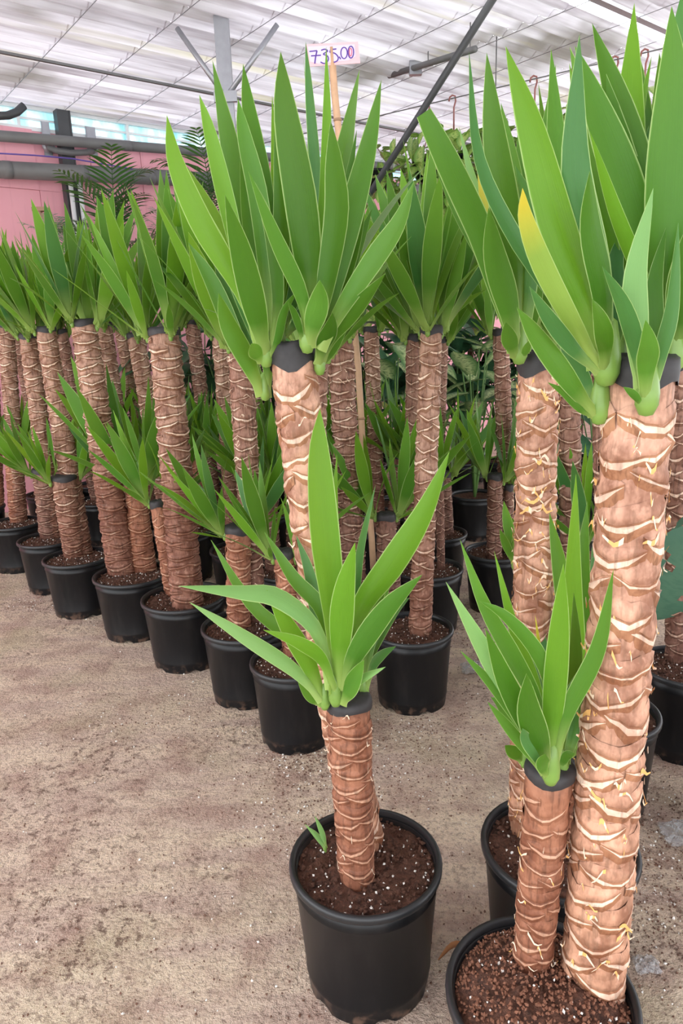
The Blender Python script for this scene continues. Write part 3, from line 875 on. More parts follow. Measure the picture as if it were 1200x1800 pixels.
leaves(s, [
    ([(1172, 635), (1165, 500), (1172, 320), (1182, 150), (1180, 10)], 70, -.06, 'n'),
    ([(1165, 630), (1140, 480), (1095, 330), (1050, 200), (1010, 80)], 62, .02, 'n'),
    ([(1168, 630), (1150, 470), (1120, 320), (1085, 180), (1040, 40)], 60, .08, 'g'),
    ([(1165, 632), (1130, 500), (1080, 370), (1036, 230)], 26, -.07, 'b'),
    ([(1160, 630), (1110, 480), (1080, 340), (1120, 220), (1145, 98)], 24, .16, 'b'),
    ([(1172, 630), (1160, 480), (1130, 350), (1140, 220)], 40, .06, 'd'),
    ([(1180, 640), (1195, 560), (1200, 480), (1215, 380)], 48, -.06, 'g'),
    ([(1178, 640), (1190, 480), (1200, 300), (1215, 100)], 56, .05, 'n'),
    ([(1182, 640), (1210, 520), (1240, 380), (1260, 220)], 56, .0, 'n'),
    ([(1186, 645), (1225, 580), (1270, 500), (1310, 430)], 44, -.06, 'n'),
    ([(1170, 640), (1155, 570), (1120, 500), (1105, 430)], 30, -.03, 'n'),
    ([(1170, 640), (1130, 540), (1090, 450), (1040, 400)], 30, .12, 'd'),
], rnd)
filler(R1, 1090, 640, Y + .07, 8, .44, 63, (.04, .25, 1), (3, 20))
filler(R1, 1165, 640, Y + .07, 9, .46, 64, (.0, .25, 1))
filler(R1, 1210, 650, Y + .03, 8, .46, 65, (.25, .1, 1))
# short trunk of R1
b, t, r1 = trunk_px(R1, (932, 1720), (966, 1352), 64, 84, 'brown', 'obj', dy=-.02, dz=.013, h=.026, rnd=random.Random(15), fibres=36, cap_h=.010)
Y = t.y; rnd = random.Random(41)
s = shoot_at(967, 1372, Y - .05, R1, 1.5)
leaves(s, [
    ([(963, 1360), (950, 1310), (930, 1250), (925, 1183)], 46, -.08, 'g'),
    ([(968, 1355), (972, 1260), (982, 1120), (990, 990)], 40, -.02, 'b'),
    ([(960, 1355), (930, 1280), (860, 1160), (783, 1022)], 36, -.04, 'p'),
    ([(960, 1355), (935, 1290), (890, 1200), (852, 1103)], 38, -.06, 'g'),
    ([(962, 1350), (945, 1240), (900, 1150), (850, 1060), (808, 948)], 30, .03, 'n'),
    ([(966, 1350), (970, 1230), (945, 1150), (890, 1085), (842, 1056)], 26, .0, 'n'),
    ([(964, 1350), (945, 1220), (905, 1110), (868, 968)], 22, .07, 'b'),
    ([(972, 1352), (1000, 1250), (1052, 1140), (1078, 1000)], 30, -.02, 'n'),
    ([(960, 1358), (920, 1280), (870, 1210), (808, 1143)], 22, -.03, 'n'),
    ([(958, 1365), (925, 1320), (890, 1275), (856, 1233)], 20, -.02, 'n'),
    ([(966, 1350), (965, 1240), (952, 1170), (940, 1080)], 12, .04, 'y'),
    ([(966, 1368), (955, 1345), (958, 1325)], 24, -.06, 'n'),
    ([(970, 1350), (985, 1280), (1010, 1210), (1040, 1150)], 26, .06, 'd'),
    ([(966, 1350), (962, 1260), (938, 1190), (930, 1120)], 26, .08, 'd'),
    ([(962, 1362), (945, 1330), (925, 1300), (918, 1280)], 24, -.06, 'd'),
], rnd)
s = shoot_at(988, 1360, Y - .01, R1, 1.0)
leaves(s, [
    ([(985, 1360), (995, 1330), (1010, 1325)], 16, -.03, 'n'),
    ([(990, 1355), (1010, 1290), (1030, 1240), (1040, 1180)], 24, .03, 'n'),
    ([(990, 1355), (1000, 1260), (1010, 1150), (1008, 1040)], 26, .06, 'n'),
], rnd)
s = shoot_at(922, 1345, Y + .03, R1, 1.0)
leaves(s, [([(922, 1342), (905, 1325), (887, 1310)], 24, -.03, 'g'), ([(922, 1338), (905, 1290), (880, 1240), (862, 1225)], 18, .02, 'n')], rnd)

# ---- R2: pot just behind R1
R2 = potted(982, 1487, 272, 'potted yucca with tall trunk frayed by orange fibres and a small trunk', G1, 3)
b, t, r1 = trunk_px(R2, (928, 1455), (946, 628), 66, 72, 'pink', 'obj', dy=.0, dz=.0145, h=.030, rnd=random.Random(18), fibres=260, fw=1.7, cap_h=.030)
Y = t.y; rnd = random.Random(51)
s = shoot_at(912, 634, Y - .05, R2, 1.7)
leaves(s, [
    ([(908, 620), (888, 540), (850, 420), (800, 310), (745, 198)], 44, -.10, 'n', 1),
    ([(912, 618), (908, 500), (890, 380), (868, 230), (855, 92)], 52, -.04, 'g'),
    ([(908, 620), (895, 540), (870, 450), (858, 365)], 44, -.12, 'n'),
    ([(910, 618), (895, 500), (860, 400), (838, 288)], 24, .05, 'y'),
    ([(908, 618), (880, 500), (840, 350), (806, 222)], 20, .08, 'p'),
    ([(906, 620), (870, 500), (800, 370), (748, 235)], 14, .06, 'n'),
    ([(906, 632), (896, 600), (888, 566)], 28, -.08, 'n'),
    ([(914, 618), (915, 480), (905, 320), (880, 180)], 34, .10, 'n'),
    ([(916, 618), (925, 500), (930, 380), (905, 290)], 36, -.03, 'd'),
    ([(916, 620), (930, 560), (940, 500), (955, 430)], 30, .05, 'n'),
    ([(912, 618), (905, 470), (885, 360), (880, 280)], 30, .14, 'g'),
    ([(916, 634), (925, 615), (930, 598)], 14, -.05, 'n'),
], rnd)
s = shoot_at(985, 630, Y + .04, R2, 1.4)
leaves(s, [
    ([(985, 620), (985, 480), (975, 330), (975, 150)], 44, .02, 'n'),
    ([(985, 620), (970, 500), (945, 380), (940, 250)], 38, .08, 'd'),
    ([(988, 620), (1010, 500), (1040, 380), (1070, 250)], 36, .06, 'n'),
    ([(986, 620), (1000, 500), (1005, 380), (1000, 230)], 38, .10, 'b'),
    ([(980, 622), (960, 560), (940, 500), (935, 440)], 30, -.04, 'g'),
    ([(990, 622), (1020, 560), (1050, 500), (1085, 440)], 28, .04, 'd'),
], rnd)
filler(R2, 930, 625, Y + .04, 8, .46, 66, (.08, .2, 1), (3, 26))
filler(R2, 975, 620, Y + .05, 8, .46, 67, (.10, .2, 1), (3, 20))
b, t, r1 = trunk_px(R2, (1018, 1490), (1012, 1335), 44, 48, 'brown', 'obj', dy=.0, dz=.013, h=.022, rnd=random.Random(19), cap_h=.02)
s = shoot_at(1020, 1330, t.y - .03, R2, 1.1)
leaves(s, [
    ([(1018, 1325), (1012, 1200), (1005, 1050), (1012, 832)], 36, -.02, 'b'),
    ([(1022, 1325), (1030, 1180), (1022, 1020), (1032, 880)], 32, .03, 'n'),
    ([(1016, 1325), (1005, 1150), (985, 1000), (965, 900)], 30, .06, 'n'),
    ([(1024, 1325), (1040, 1200), (1045, 1080), (1040, 960)], 30, .05, 'd'),
    ([(1014, 1325), (1000, 1220), (990, 1130), (985, 1040)], 28, .04, 'g'),
    ([(1024, 1328), (1045, 1250), (1060, 1180), (1066, 1110)], 26, -.02, 'g'),
    ([(1022, 1326), (1035, 1230), (1050, 1100), (1052, 1000)], 22, .08, 'b'),
    ([(1012, 1328), (990, 1260), (960, 1180), (950, 1080)], 26, .07, 'd'),
    ([(1026, 1332), (1040, 1290), (1050, 1240), (1052, 1190)], 30, -.04, 'g'),
], rnd)
s = shoot_at(1035, 1400, t.y + .0, R2, .9)
leaves(s, [([(1030, 1398), (1016, 1380), (1012, 1350)], 16, -.02, 'g'), ([(1032, 1398), (1040, 1360), (1046, 1330)], 16, -.02, 'n')], rnd)
s = shoot_at(905, 1000, R2[1].y + .15, R2, .9)
leaves(s, [([(905, 990), (895, 930), (885, 880)], 18, .02, 'n'), ([(905, 990), (912, 940), (893, 905)], 16, .02, 'n'), ([(908, 1000), (890, 960), (878, 930)], 14, -.02, 'n')], rnd)

# ================================================================== the rows
GA, GB, GM, GR = 'yuccas of the front row', 'yuccas behind the front row', 'yuccas of the middle block', 'yuccas beyond the foreground trunks'
# name: pot, label, group, trunks [(base, top, w0, w1, kind, mode, nshoots, L, opts)]
ROWS = [
    ((515, 1162, 154), 'front-row yucca whose pot stands next to the lone pot on open floor', GA,
     [((518, 1142), (498, 972), 40, 36, 'brown', 'obj', 2, .30, dict(dz=.013)), ((548, 1140), (556, 612), 44, 44, 'dark', 'join', 2, .48, {})]),
    ((428, 1100, 150), 'second front-row yucca along from the lone pot, smooth short trunk before a shaggy tall one', GA,
     [((420, 1100), (418, 928), 42, 44, 'brown', 'obj', 2, .34, dict(dz=.014)), ((458, 1080), (422, 604), 36, 46, 'dark', 'obj', 3, .52, dict(fibres=160, fibre_mat='c'))]),
    ((323, 1050, 150), 'third front-row yucca along from the lone pot, one very thick tall trunk', GA,
     [((330, 1062), (288, 580), 56, 54, 'bare', 'obj', 3, .52, {}), ((304, 1040), (276, 884), 34, 26, 'brown', 'join', 2, .34, dict(dz=.014))]),
    ((232, 1010, 138), 'fourth front-row yucca along, leaning tall trunk beside a thin bare short trunk', GA,
     [((208, 1002), (146, 566), 50, 44, 'bare', 'obj', 3, .52, {}), ((256, 1000), (236, 842), 42, 34, 'brown', 'obj', 2, .47, dict(dz=.014))]),
    ((136, 980, 118), 'fifth front-row yucca along, short ringed trunk leaning against a darker tall trunk', GA,
     [((131, 978), (112, 838), 36, 42, 'tan', 'obj', 2, .30, dict(dz=.013)), ((150, 966), (80, 578), 36, 34, 'tan', 'obj', 3, .50, {})]),
    ((86, 948, 106), 'sixth front-row yucca along, short trunk with bold pale rings', GA,
     [((88, 942), (74, 826), 34, 34, 'dark', 'obj', 2, .30, dict(dz=.013)), ((106, 932), (50, 590), 30, 32, 'tan', 'obj', 3, .50, {})]),
    ((25, 920, 95), 'seventh front-row yucca along, two slim trunks close together', GA,
     [((37, 908), (20, 790), 26, 25, 'brown', 'obj', 2, .32, dict(dz=.014)), ((55, 900), (10, 572), 26, 28, 'tan', 'obj', 3, .50, {})]),
    ((-38, 893, 88), 'last yucca of the front row, cut by the photo edge beside the slim-trunked one', GA,
     [((5, 892), (-20, 575), 28, 28, 'brown', 'join', 3, .50, {}), ((-30, 895), (-45, 800), 26, 26, 'brown', 'join', 2, .30, {})]),
    ((322, 932, 108), 'second-row yucca behind the very thick trunk, pot rim showing past it', GB,
     [((300, 938), (238, 588), 30, 30, 'tan', 'join', 3, .50, {}), ((345, 925), (352, 800), 26, 26, 'brown', 'join', 3, .36, {})]),
    ((424, 966, 112), 'second-row yucca behind the shaggy trunk, slim tall trunk', GB,
     [((412, 962), (386, 586), 26, 28, 'tan', 'join', 3, .50, {}), ((440, 960), (452, 850), 30, 30, 'dark', 'join', 3, .34, {})]),
    ((388, 890, 98), 'third-row yucca with a slim tall brown trunk in the gap beside the thick trunk', GB,
     [((378, 888), (337, 566), 24, 26, 'dark', 'join', 3, .46, {}), ((402, 888), (400, 790), 24, 24, 'dark', 'join', 2, .34, {})]),
    ((232, 905, 100), 'second-row yucca behind the thin bare short trunk', GB,
     [((232, 900), (182, 570), 28, 28, 'tan', 'join', 3, .48, {}), ((262, 900), (262, 800), 24, 24, 'dark', 'join', 2, .34, {})]),
    ((270, 872, 90), 'third-row yucca, slim trunk seen between the leaning trunk and the thick one', GB,
     [((262, 868), (212, 574), 22, 23, 'tan', 'join', 2, .48, {}), ((290, 868), (300, 770), 20, 20, 'dark', 'join', 2, .36, {})]),
    ((178, 880, 92), 'second-row yucca behind the fourth and fifth pots of the front row', GB,
     [((160, 872), (107, 582), 22, 22, 'dark', 'join', 3, .48, {}), ((195, 872), (190, 760), 20, 20, 'dark', 'join', 2, .36, {})]),
    ((505, 1002, 122), 'second-row yucca hidden behind the bowed pinkish trunk', GB,
     [((480, 1000), (470, 850), 30, 28, 'dark', 'join', 3, .36, {}), ((520, 995), (500, 592), 28, 28, 'dark', 'join', 2, .46, {})]),
    ((460, 905, 98), 'third-row yucca behind the shaggy trunk, crown only showing', GB,
     [((455, 900), (445, 590), 24, 24, 'dark', 'join', 3, .48, {}), ((480, 900), (490, 790), 22, 22, 'dark', 'join', 2, .36, {})]),
    ((90, 868, 88), 'second-row yucca behind the fifth and sixth pots of the front row', GB,
     [((75, 865), (30, 578), 22, 22, 'dark', 'join', 3, .46, {}), ((100, 862), (150, 700), 20, 20, 'dark', 'join', 2, .36, {})]),
    ((645, 1045, 142), 'yucca holding the price stake, wide frayed trunk and a capped short trunk', GM,
     [((622, 1048), (597, 590), 46, 46, 'dark', 'obj', 3, .48, dict(fibres=90, fibre_mat='c')), ((684, 1046), (678, 906), 42, 34, 'dark', 'obj', 2, .36, dict(dz=.014))]),
    ((723, 1106, 148), 'yucca in the separate front pot, single straight tall trunk in dark soil', GM,
     [((738, 1112), (758, 578), 40, 39, 'tan', 'obj', 3, .56, dict(dz=.0145, h=.029))]),
    ((752, 1000, 124), 'yucca directly behind the single straight trunk, slim ringed trunk', GM,
     [((722, 996), (727, 592), 27, 28, 'dark', 'obj', 3, .50, {}), ((775, 1000), (772, 850), 14, 16, 'dark', 'join', 1, .30, {})]),
    ((768, 938, 106), 'yucca at the rear of the middle block beside the bare aisle', GM,
     [((786, 938), (781, 832), 22, 22, 'dark', 'obj', 2, .40, dict(dz=.014)), ((765, 930), (776, 596), 22, 24, 'dark', 'join', 3, .48, {})]),
    ((665, 925, 104), 'yucca behind the price stake, slim trunk with dark cut top', GM,
     [((664, 925), (652, 578), 26, 27, 'tan', 'join', 2, .48, {}), ((690, 925), (705, 800), 24, 24, 'dark', 'join', 3, .38, {})]),
    ((600, 905, 100), 'yucca two places behind the wide frayed trunk', GM,
     [((590, 900), (560, 600), 24, 24, 'dark', 'join', 2, .46, {}), ((620, 900), (615, 800), 22, 22, 'dark', 'join', 3, .38, {})]),
    ((872, 970, 112), 'yucca alone across the aisle, slim dark trunks and a shiny cut top', GM,
     [((868, 982), (870, 836), 27, 26, 'dark', 'obj', 2, .34, dict(dz=.013)), ((892, 968), (880, 582), 26, 29, 'dark', 'obj', 2, .44, {}), ((896, 978), (894, 856), 16, 16, 'dark', 'join', 1, .28, {})]),
    ((1205, 1172, 160), 'yucca in the black pot beside the big holed leaf', GR,
     [((1188, 1160), (1190, 640), 36, 36, 'dark', 'join', 2, .45, {})]),
    ((1062, 1252, 188), 'yucca whose pot rim peeks out behind the tall pale orange trunk', GR,
     [((1072, 1240), (1060, 606), 40, 42, 'dark', 'obj', 3, .48, dict(dz=.016))]),
    ((990, 1075, 140), 'yucca between the two foreground tall trunks, dark ringed trunk', GR,
     [((1004, 1075), (1000, 610), 38, 38, 'dark', 'obj', 3, .48, dict(dz=.017)), ((1045, 1078), (1048, 960), 26, 26, 'dark', 'join', 2, .34, {})]),
]
for i, (pp, label, group, trs) in enumerate(ROWS):
    rnd = random.Random(100 + i)
    pot = potted(*pp, label, group, i + 4)
    far = pot[1].y
    for j, (bp, tp, w0, w1, kind, mode, nsh, L, kw) in enumerate(trs):
        kw = dict(kw); kw.setdefault('dz', .0145); kw.setdefault('h', .027)
        tall = L > .42 and tp[1] < 700
        b, t, r1 = trunk_px(pot, bp, tp, w0, w1, kind, mode, dy=0.0, rnd=random.Random(500 + i * 9 + j), **kw)
        crown(pot, t, r1, nsh, L * (1.04 if tall else 1.25), rnd, nl=(13, 17) if tall else (11, 15), tilt=(3, 36) if tall else (5, 46), lean=.30 if tall else .45,
              pal='nnnbgdnb' if tall else 'nnbbgdnn', start=(math.pi + rnd.uniform(-.4, .4)) if nsh == 2 else None, lw=1.0)

# ------------------------------------------------------------------ price sign on a bamboo stake
BAMB = plain('bamboo', (.60, .37, .22), .5, var=.2, vscale=30)
NODE = plain('bamboo_node', (.36, .21, .12), .6)
b = at_z(656, 1000, .26); SY = b.y
tpt = at_y(583, 84, SY)
sign = bpy.data.objects.new('price_sign', None); COL.objects.link(sign); sign.location = b
tag(sign, 'pink price card reading 735.00 on a tall bamboo stake', 'sign')
d = tpt - b; npt = 14
pts = [d * (i / npt) + Vector((.004 * math.sin(i * 1.3), 0, 0)) for i in range(npt + 1)]
rr = 11 * mpp(b) / 2
obj('stake', mk('stake', *sweep(pts, [lerp(rr, rr * .95, i / npt) for i in range(npt + 1)], 10), BAMB), sign)
for (nx, ny) in ((594, 211), (630, 570), (649, 735), (655, 868)):
    p = at_y(nx, ny, SY) - b; u = p.z / d.z; c = d * u
    obj('stake_node', mk('stake_node', *sweep([c - d.normalized() * .006, c, c + d.normalized() * .006], [rr * 1.0, rr * 1.22, rr * 1.0], 10), NODE), sign)
def cardpt(x, y, off=0.0): return at_y(x, y, SY - .012 - off) - b
def quad(name, pts, mat, th, parent):
    vs = [cardpt(*p) for p in pts]; vs += [v + Vector((0, th, 0)) for v in vs]
    n = len(pts); fs = [tuple(range(n)), tuple(range(2 * n - 1, n - 1, -1))] + [(i, i + n, (i + 1) % n + n, (i + 1) % n) for i in range(n)]
    return obj(name, mk(name, vs, fs, mat, smooth=False), parent)
card = quad('card', [(538, 78), (629, 73), (633, 111), (543, 117)], plain('pink_card', (.80, .50, .54), .7, var=.05), .003, sign)
vs = [cardpt(*p, .0012) for p in [(541, 82), (623, 78), (625, 99), (612, 106), (560, 112), (545, 108)]]
obj('printed_patch', mk('printed_patch', vs, [tuple(range(6))], plain('lilac_print', (.68, .62, .82), .7, var=.05), smooth=False), card)
INK = plain('purple_ink', (.10, .035, .30), .6); RED = plain('red_ink', (.65, .10, .16), .6)
def stroke(pts, w, mat, off=.002):
    C = catmull([Vector((x, y, 0)) for x, y in pts], max(8, len(pts) * 4)) if len(pts) > 2 else [Vector((*p, 0)) for p in pts]
    vs, fs = [], []
    for i, p in enumerate(C):
        t = (C[min(i + 1, len(C) - 1)] - C[max(i - 1, 0)]).normalized(); nn = Vector((-t.y, t.x, 0)) * w / 2
        for q in (p - nn, p + nn): vs.append(cardpt(q.x, q.y, off))
    for i in range(len(C) - 1): fs.append((2 * i, 2 * i + 1, 2 * i + 3, 2 * i + 2))
    return vs, fs
def ell(cx, cy, rx, ry): return [(cx + rx * math.sin(k / 10 * 6.2832), cy - ry * math.cos(k / 10 * 6.2832)) for k in range(11)]
obj('lettering', mk('lettering', *join([
    stroke([(543.5, 90.5), (557, 89)], 2.2, INK), stroke([(557, 89), (554.5, 100), (553, 112)], 2.4, INK, .0021), stroke([(546.5, 98.3), (564, 97)], 2.2, INK, .0022),
    stroke([(564, 88.5), (571, 86.5), (575.5, 90), (568, 95), (575, 98), (577, 104), (574, 110), (569, 111.5), (563, 109)], 2.2, INK),
    stroke([(591, 86), (581, 87)], 2.2, INK), stroke([(581, 87), (580, 92), (588, 93.5), (594, 100), (593, 106), (588, 109), (583, 108.5)], 2.2, INK, .0021),
    stroke([(596, 99.5), (598.5, 104)], 2.2, INK), stroke(ell(604.5, 93, 5.6, 10), 2.0, INK), stroke(ell(616.5, 91.5, 4.8, 10.5), 2.0, INK)]), INK, smooth=False), card)
obj('lettering', mk('lettering', *stroke(ell(616, 91.5, 2.2, 7), 1.4, RED, .0024), RED, smooth=False), card)

# ------------------------------------------------------------------ broad-leaved plants behind
def broad(length, width, curl, lobes=False, n=8, m=4, notch=False):
    vs, uv, fs = [], [], []
    for i in range(n + 1):
        s = i / n
        w = width * .5 * (math.sin(math.pi * min(1, s * .96 + .04) ** .75) ** .8)
        x = length * s; z = -curl * length * s * s
        for j in range(m + 1):
            k = j / m * 2 - 1
            vs.append(Vector((x - (.10 * length * abs(k) if s < .12 else 0), k * w, z + .22 * w * abs(k) + .01 * length * math.sin(i * 2.1 + j))))
            uv.append((j / m, s))
    for i in range(n):
        for j in range(m):
            a = i * (m + 1) + j; fs.append((a, a + 1, a + m + 2, a + m + 1))
    return vs, fs, uv
def varmat(name, dark, light, amount):
    m, nt, b = newmat(name)
    uv = nt.nodes.new('ShaderNodeUVMap'); sp = nt.nodes.new('ShaderNodeSeparateXYZ'); nt.links.new(uv.outputs[0], sp.inputs[0])
    e = math_(nt, 'ABSOLUTE', math_(nt, 'SUBTRACT', sp.outputs[0], .5))
    mp = nt.nodes.new('ShaderNodeMapping'); nt.links.new(uv.outputs[0], mp.inputs[0]); mp.inputs['Scale'].default_value = (2.5, 9, 1)
    f = noise(nt, mp.outputs[0], 2.2, 3, .6)
    mask = math_(nt, 'MULTIPLY', ramp(nt, e, [(.15, 1.0), (.46, 0.0)]), ramp(nt, f, [(.34, 0.0), (.54, 1.0)]))
    c = mixc(nt, math_(nt, 'MULTIPLY', mask, amount), dark, light)
    oi = nt.nodes.new('ShaderNodeObjectInfo'); c = mixc(nt, math_(nt, 'MULTIPLY', oi.outputs['Random'], .35), c, tuple(x * 1.6 for x in dark))
    nt.links.new(c, b.inputs['Base Color']); b.inputs['Roughness'].default_value = .33
    tb = nt.nodes.new('ShaderNodeBsdfTranslucent'); nt.links.new(c, tb.inputs[0])
    ms = nt.nodes.new('ShaderNodeMixShader'); ms.inputs[0].default_value = .22
    nt.links.new(b.outputs[0], ms.inputs[1]); nt.links.new(tb.outputs[0], ms.inputs[2]); nt.links.new(ms.outputs[0], nt.nodes['Material Output'].inputs[0])
    return m
DIEFF = varmat('variegated_leaf', (.075, .190, .055), (.74, .82, .42), .95)
DARKL = varmat('dark_broad_leaf', (.035, .105, .050), (.10, .24, .12), .5)
POTHOS = varmat('pothos_leaf', (.130, .290, .040), (.58, .68, .20), .8)
STEM = plain('green_stem', (.10, .20, .05), .5)
BROADS = {k: [mk('leaf', *broad(1, w, c)[:2], m, uvs=broad(1, w, c)[2]) for (w, c) in ((.42, .15), (.48, .35), (.38, .55))] for k, m in (('v', DIEFF), ('d', DARKL))}
PLEAF = [mk('leaf', *broad(1, .72, c, n=5, m=2)[:2], POTHOS, uvs=broad(1, .72, c, n=5, m=2)[2]) for c in (.1, .3, .5)]
def broad_plant(px, py, Yd, label, key, seed, nl=12, H=.75, L=.34):
    rnd = random.Random(seed); P = at_y(px, py, Yd); loc = Vector((P.x, Yd, 0))
    root = bpy.data.objects.new('potted_foliage_plant', None); COL.objects.link(root); root.location = loc
    tag(root, label, 'potted plant', 'broad-leaved plants behind the yuccas')
    p = obj('pot', POTME, root); obj('pot_rim', RIMME, p); obj('soil', SOILS[seed % 4], root)
    for i in range(nl):
        az = i * 2.4 + rnd.uniform(-.3, .3); h = lerp(.45, 1.0, i / nl) * (P.z - .29) + .29 + rnd.uniform(-.05, .05)
        R = rnd.uniform(.06, .16) if nl < 20 else rnd.uniform(.05, .34)
        tip = Vector((math.cos(az) * R, math.sin(az) * R, h))
        st = obj('stem', mk('stem', *sweep([(0, 0, .27), (tip.x * .3, tip.y * .3, h * .6), tip], [.008, .006, .004], 6), STEM), root)
        ln = L * rnd.uniform(.75, 1.15)
        obj('leaf', BROADS[key if rnd.random() < .8 else 'd'][rnd.randrange(3)], st, T(tip) @ Matrix.Rotation(az, 4, 'Z') @ Matrix.Rotation(rnd.uniform(-.9, .35), 4, 'Y') @ Matrix.Diagonal((ln, ln, ln, 1)))
    return root
bp = [(690, 590, 4.6, 'variegated broad-leaved plant behind the slim trunk with dark cut top', 'v'),
      (742, 620, 5.05, 'variegated broad-leaved plant behind the single straight trunk', 'v'),
      (838, 590, 4.75, 'variegated broad-leaved plant with a pale leaf arching over the aisle', 'v'),
      (905, 600, 5.0, 'variegated broad-leaved plant behind the lone yucca across the aisle', 'v'),
      (640, 640, 4.9, 'dark broad-leaved plant behind the wide frayed trunk', 'd'),
      (975, 640, 4.6, 'dark broad-leaved plant between the foreground tall trunks', 'd'),
      (1060, 600, 4.8, 'dark broad-leaved plant behind the tall pale orange trunk', 'd'),
      (560, 560, 5.4, 'dark broad-leaved plant at the back of the yucca block', 'd')]
bp += [(x, 575, Yd, 'dark leafy plant filling the gap behind the yucca block', 'd') for x, Yd in ((345, 5.55), (402, 5.25), (470, 5.7), (555, 6.1), (640, 6.0), (735, 6.0), (810, 6.0), (885, 6.0), (960, 5.9))]
for i, (x, y, Yd, lab, k) in enumerate(bp): broad_plant(x, y, Yd, lab, k, 300 + i, *((36, .8, .42) if 'filling' in lab else (12, .75, .34)))

# leafy bushes standing along the wall further back
for i, (x, y, Yd) in enumerate([(660, 400, 7.4), (735, 390, 7.0), (830, 370, 6.6), (930, 340, 6.3), (1040, 330, 6.0), (1150, 320, 5.7)]):
    rnd = random.Random(700 + i); P = at_y(x, y, Yd); loc = Vector((P.x, Yd, 0))
    root = bpy.data.objects.new('pothos_pole', None); COL.objects.link(root); root.location = loc
    tag(root, 'tall climbing pothos on a pole before the far wall', 'potted plant', 'climbing pothos along the far wall')
    p = obj('pot', POTME, root); obj('pot_rim', RIMME, p); obj('soil', SOILS[i % 4], root)
    obj('pole', mk('pole', *sweep([(0, 0, .2), (0, 0, P.z)], .03, 8), CRUMB), root)
    for k in range(70):
        a = rnd.random() * 6.28; z = rnd.uniform(.5, P.z + .12); R = rnd.uniform(.03, .24) * (1.0 if z < P.z - .1 else .6)
        ln = rnd.uniform(.10, .17)
        obj('leaf', PLEAF[rnd.randrange(3)], root, T((R * math.cos(a), R * math.sin(a), z)) @ Matrix.Rotation(a + rnd.uniform(-.6, .6), 4, 'Z') @ Matrix.Rotation(rnd.uniform(-.3, 1.1), 4, 'Y') @ Matrix.Diagonal((ln, ln, ln, 1)))

# hanging baskets of pothos
HOOK = plain('hook_plastic', (.28, .10, .09), .45, var=.2)
HZ = 3.0
bowl = mk('pot', *lathe([(.001, 0), (.075, 0), (.11, .12), (.118, .125), (.118, .14), (.108, .14), (.10, .11), (.001, .11)], 24), POTM)
basket_px = [(660, 205, 'pothos in a black hanging basket beside the long dark pole'), (757, 186, 'hanging pothos basket just past the long dark pole'), (797, 172, 'hanging pothos basket between the dark pole and the blunt-tipped leaf'),
             (872, 160, 'hanging pothos basket behind the deep green upright leaf'), (940, 138, 'hanging pothos basket behind the yellowing leaves'), (1006, 114, 'hanging pothos basket seen through the upright leaves of the orange-fibred trunk'),
             (1077, 98, 'hanging pothos basket on a brown hook between broad leaves'), (1136, 92, 'hanging pothos basket on a straight red hook')]
hooks = [at_z(x, y, HZ) for x, y, _ in basket_px]
A, B = hooks[0], hooks[-1]; d = (B - A).normalized()
ends = [A - d * 1.6, B + d * 2.5]
pipe('support_wire', [ends[0], ends[1]], .004, PIPE, 'thin wire under the roof carrying the hanging baskets', 'wire', 6)
for e, nm in ((ends[0], 'far'), (ends[1], 'near'), ((A + B) / 2, 'middle')):
    pipe('wire_hanger', [e, Vector((e.x, e.y, ROOFZ + .02))], .004, PIPE, 'short rod tying the %s stretch of the basket wire to the roof' % nm, 'wire', 6)
for i, (Hk, (px, py, lab)) in enumerate(zip(hooks, basket_px)):
    rnd = random.Random(900 + i)
    Hk = A + (B - A) * ((Hk - A).dot(B - A) / (B - A).length_squared)
    drop = .52; loc = Hk - Vector((0, 0, drop))
    root = bpy.data.objects.new('hanging_basket', None); COL.objects.link(root); root.location = loc
    tag(root, lab, 'hanging plant', 'hanging pothos baskets')
    obj('pot', bowl, root)
    hp = [(-.035, 0, drop - .02), (-.03, 0, drop + .005), (-.012, 0, drop + .018), (.008, 0, drop + .012), (.012, 0, drop - .02), (0, 0, drop - .06), (0, 0, drop - .22)]
    hk = obj('hook', mk('hook', *sweep(hp, .006, 8), HOOK), root)
    for k in range(3):
        a = k * 2.094; obj('hanger_strand', mk('hanger_strand', *sweep([(0, 0, drop - .2), (.113 * math.cos(a), .113 * math.sin(a), .13)], .0025, 5), HOOK), hk)
    for k in range(95):
        a = rnd.random() * 6.28; z = rnd.uniform(-.30, .30); R = rnd.uniform(.05, .30) if z > .1 else rnd.uniform(.12, .30)
        ln = rnd.uniform(.10, .17)
        obj('leaf', PLEAF[rnd.randrange(3)], root, T((R * math.cos(a), R * math.sin(a), z)) @ Matrix.Rotation(a + rnd.uniform(-.7, .7), 4, 'Z') @ Matrix.Rotation(rnd.uniform(-.4, 1.2), 4, 'Y') @ Matrix.Diagonal((ln, ln, ln, 1)))

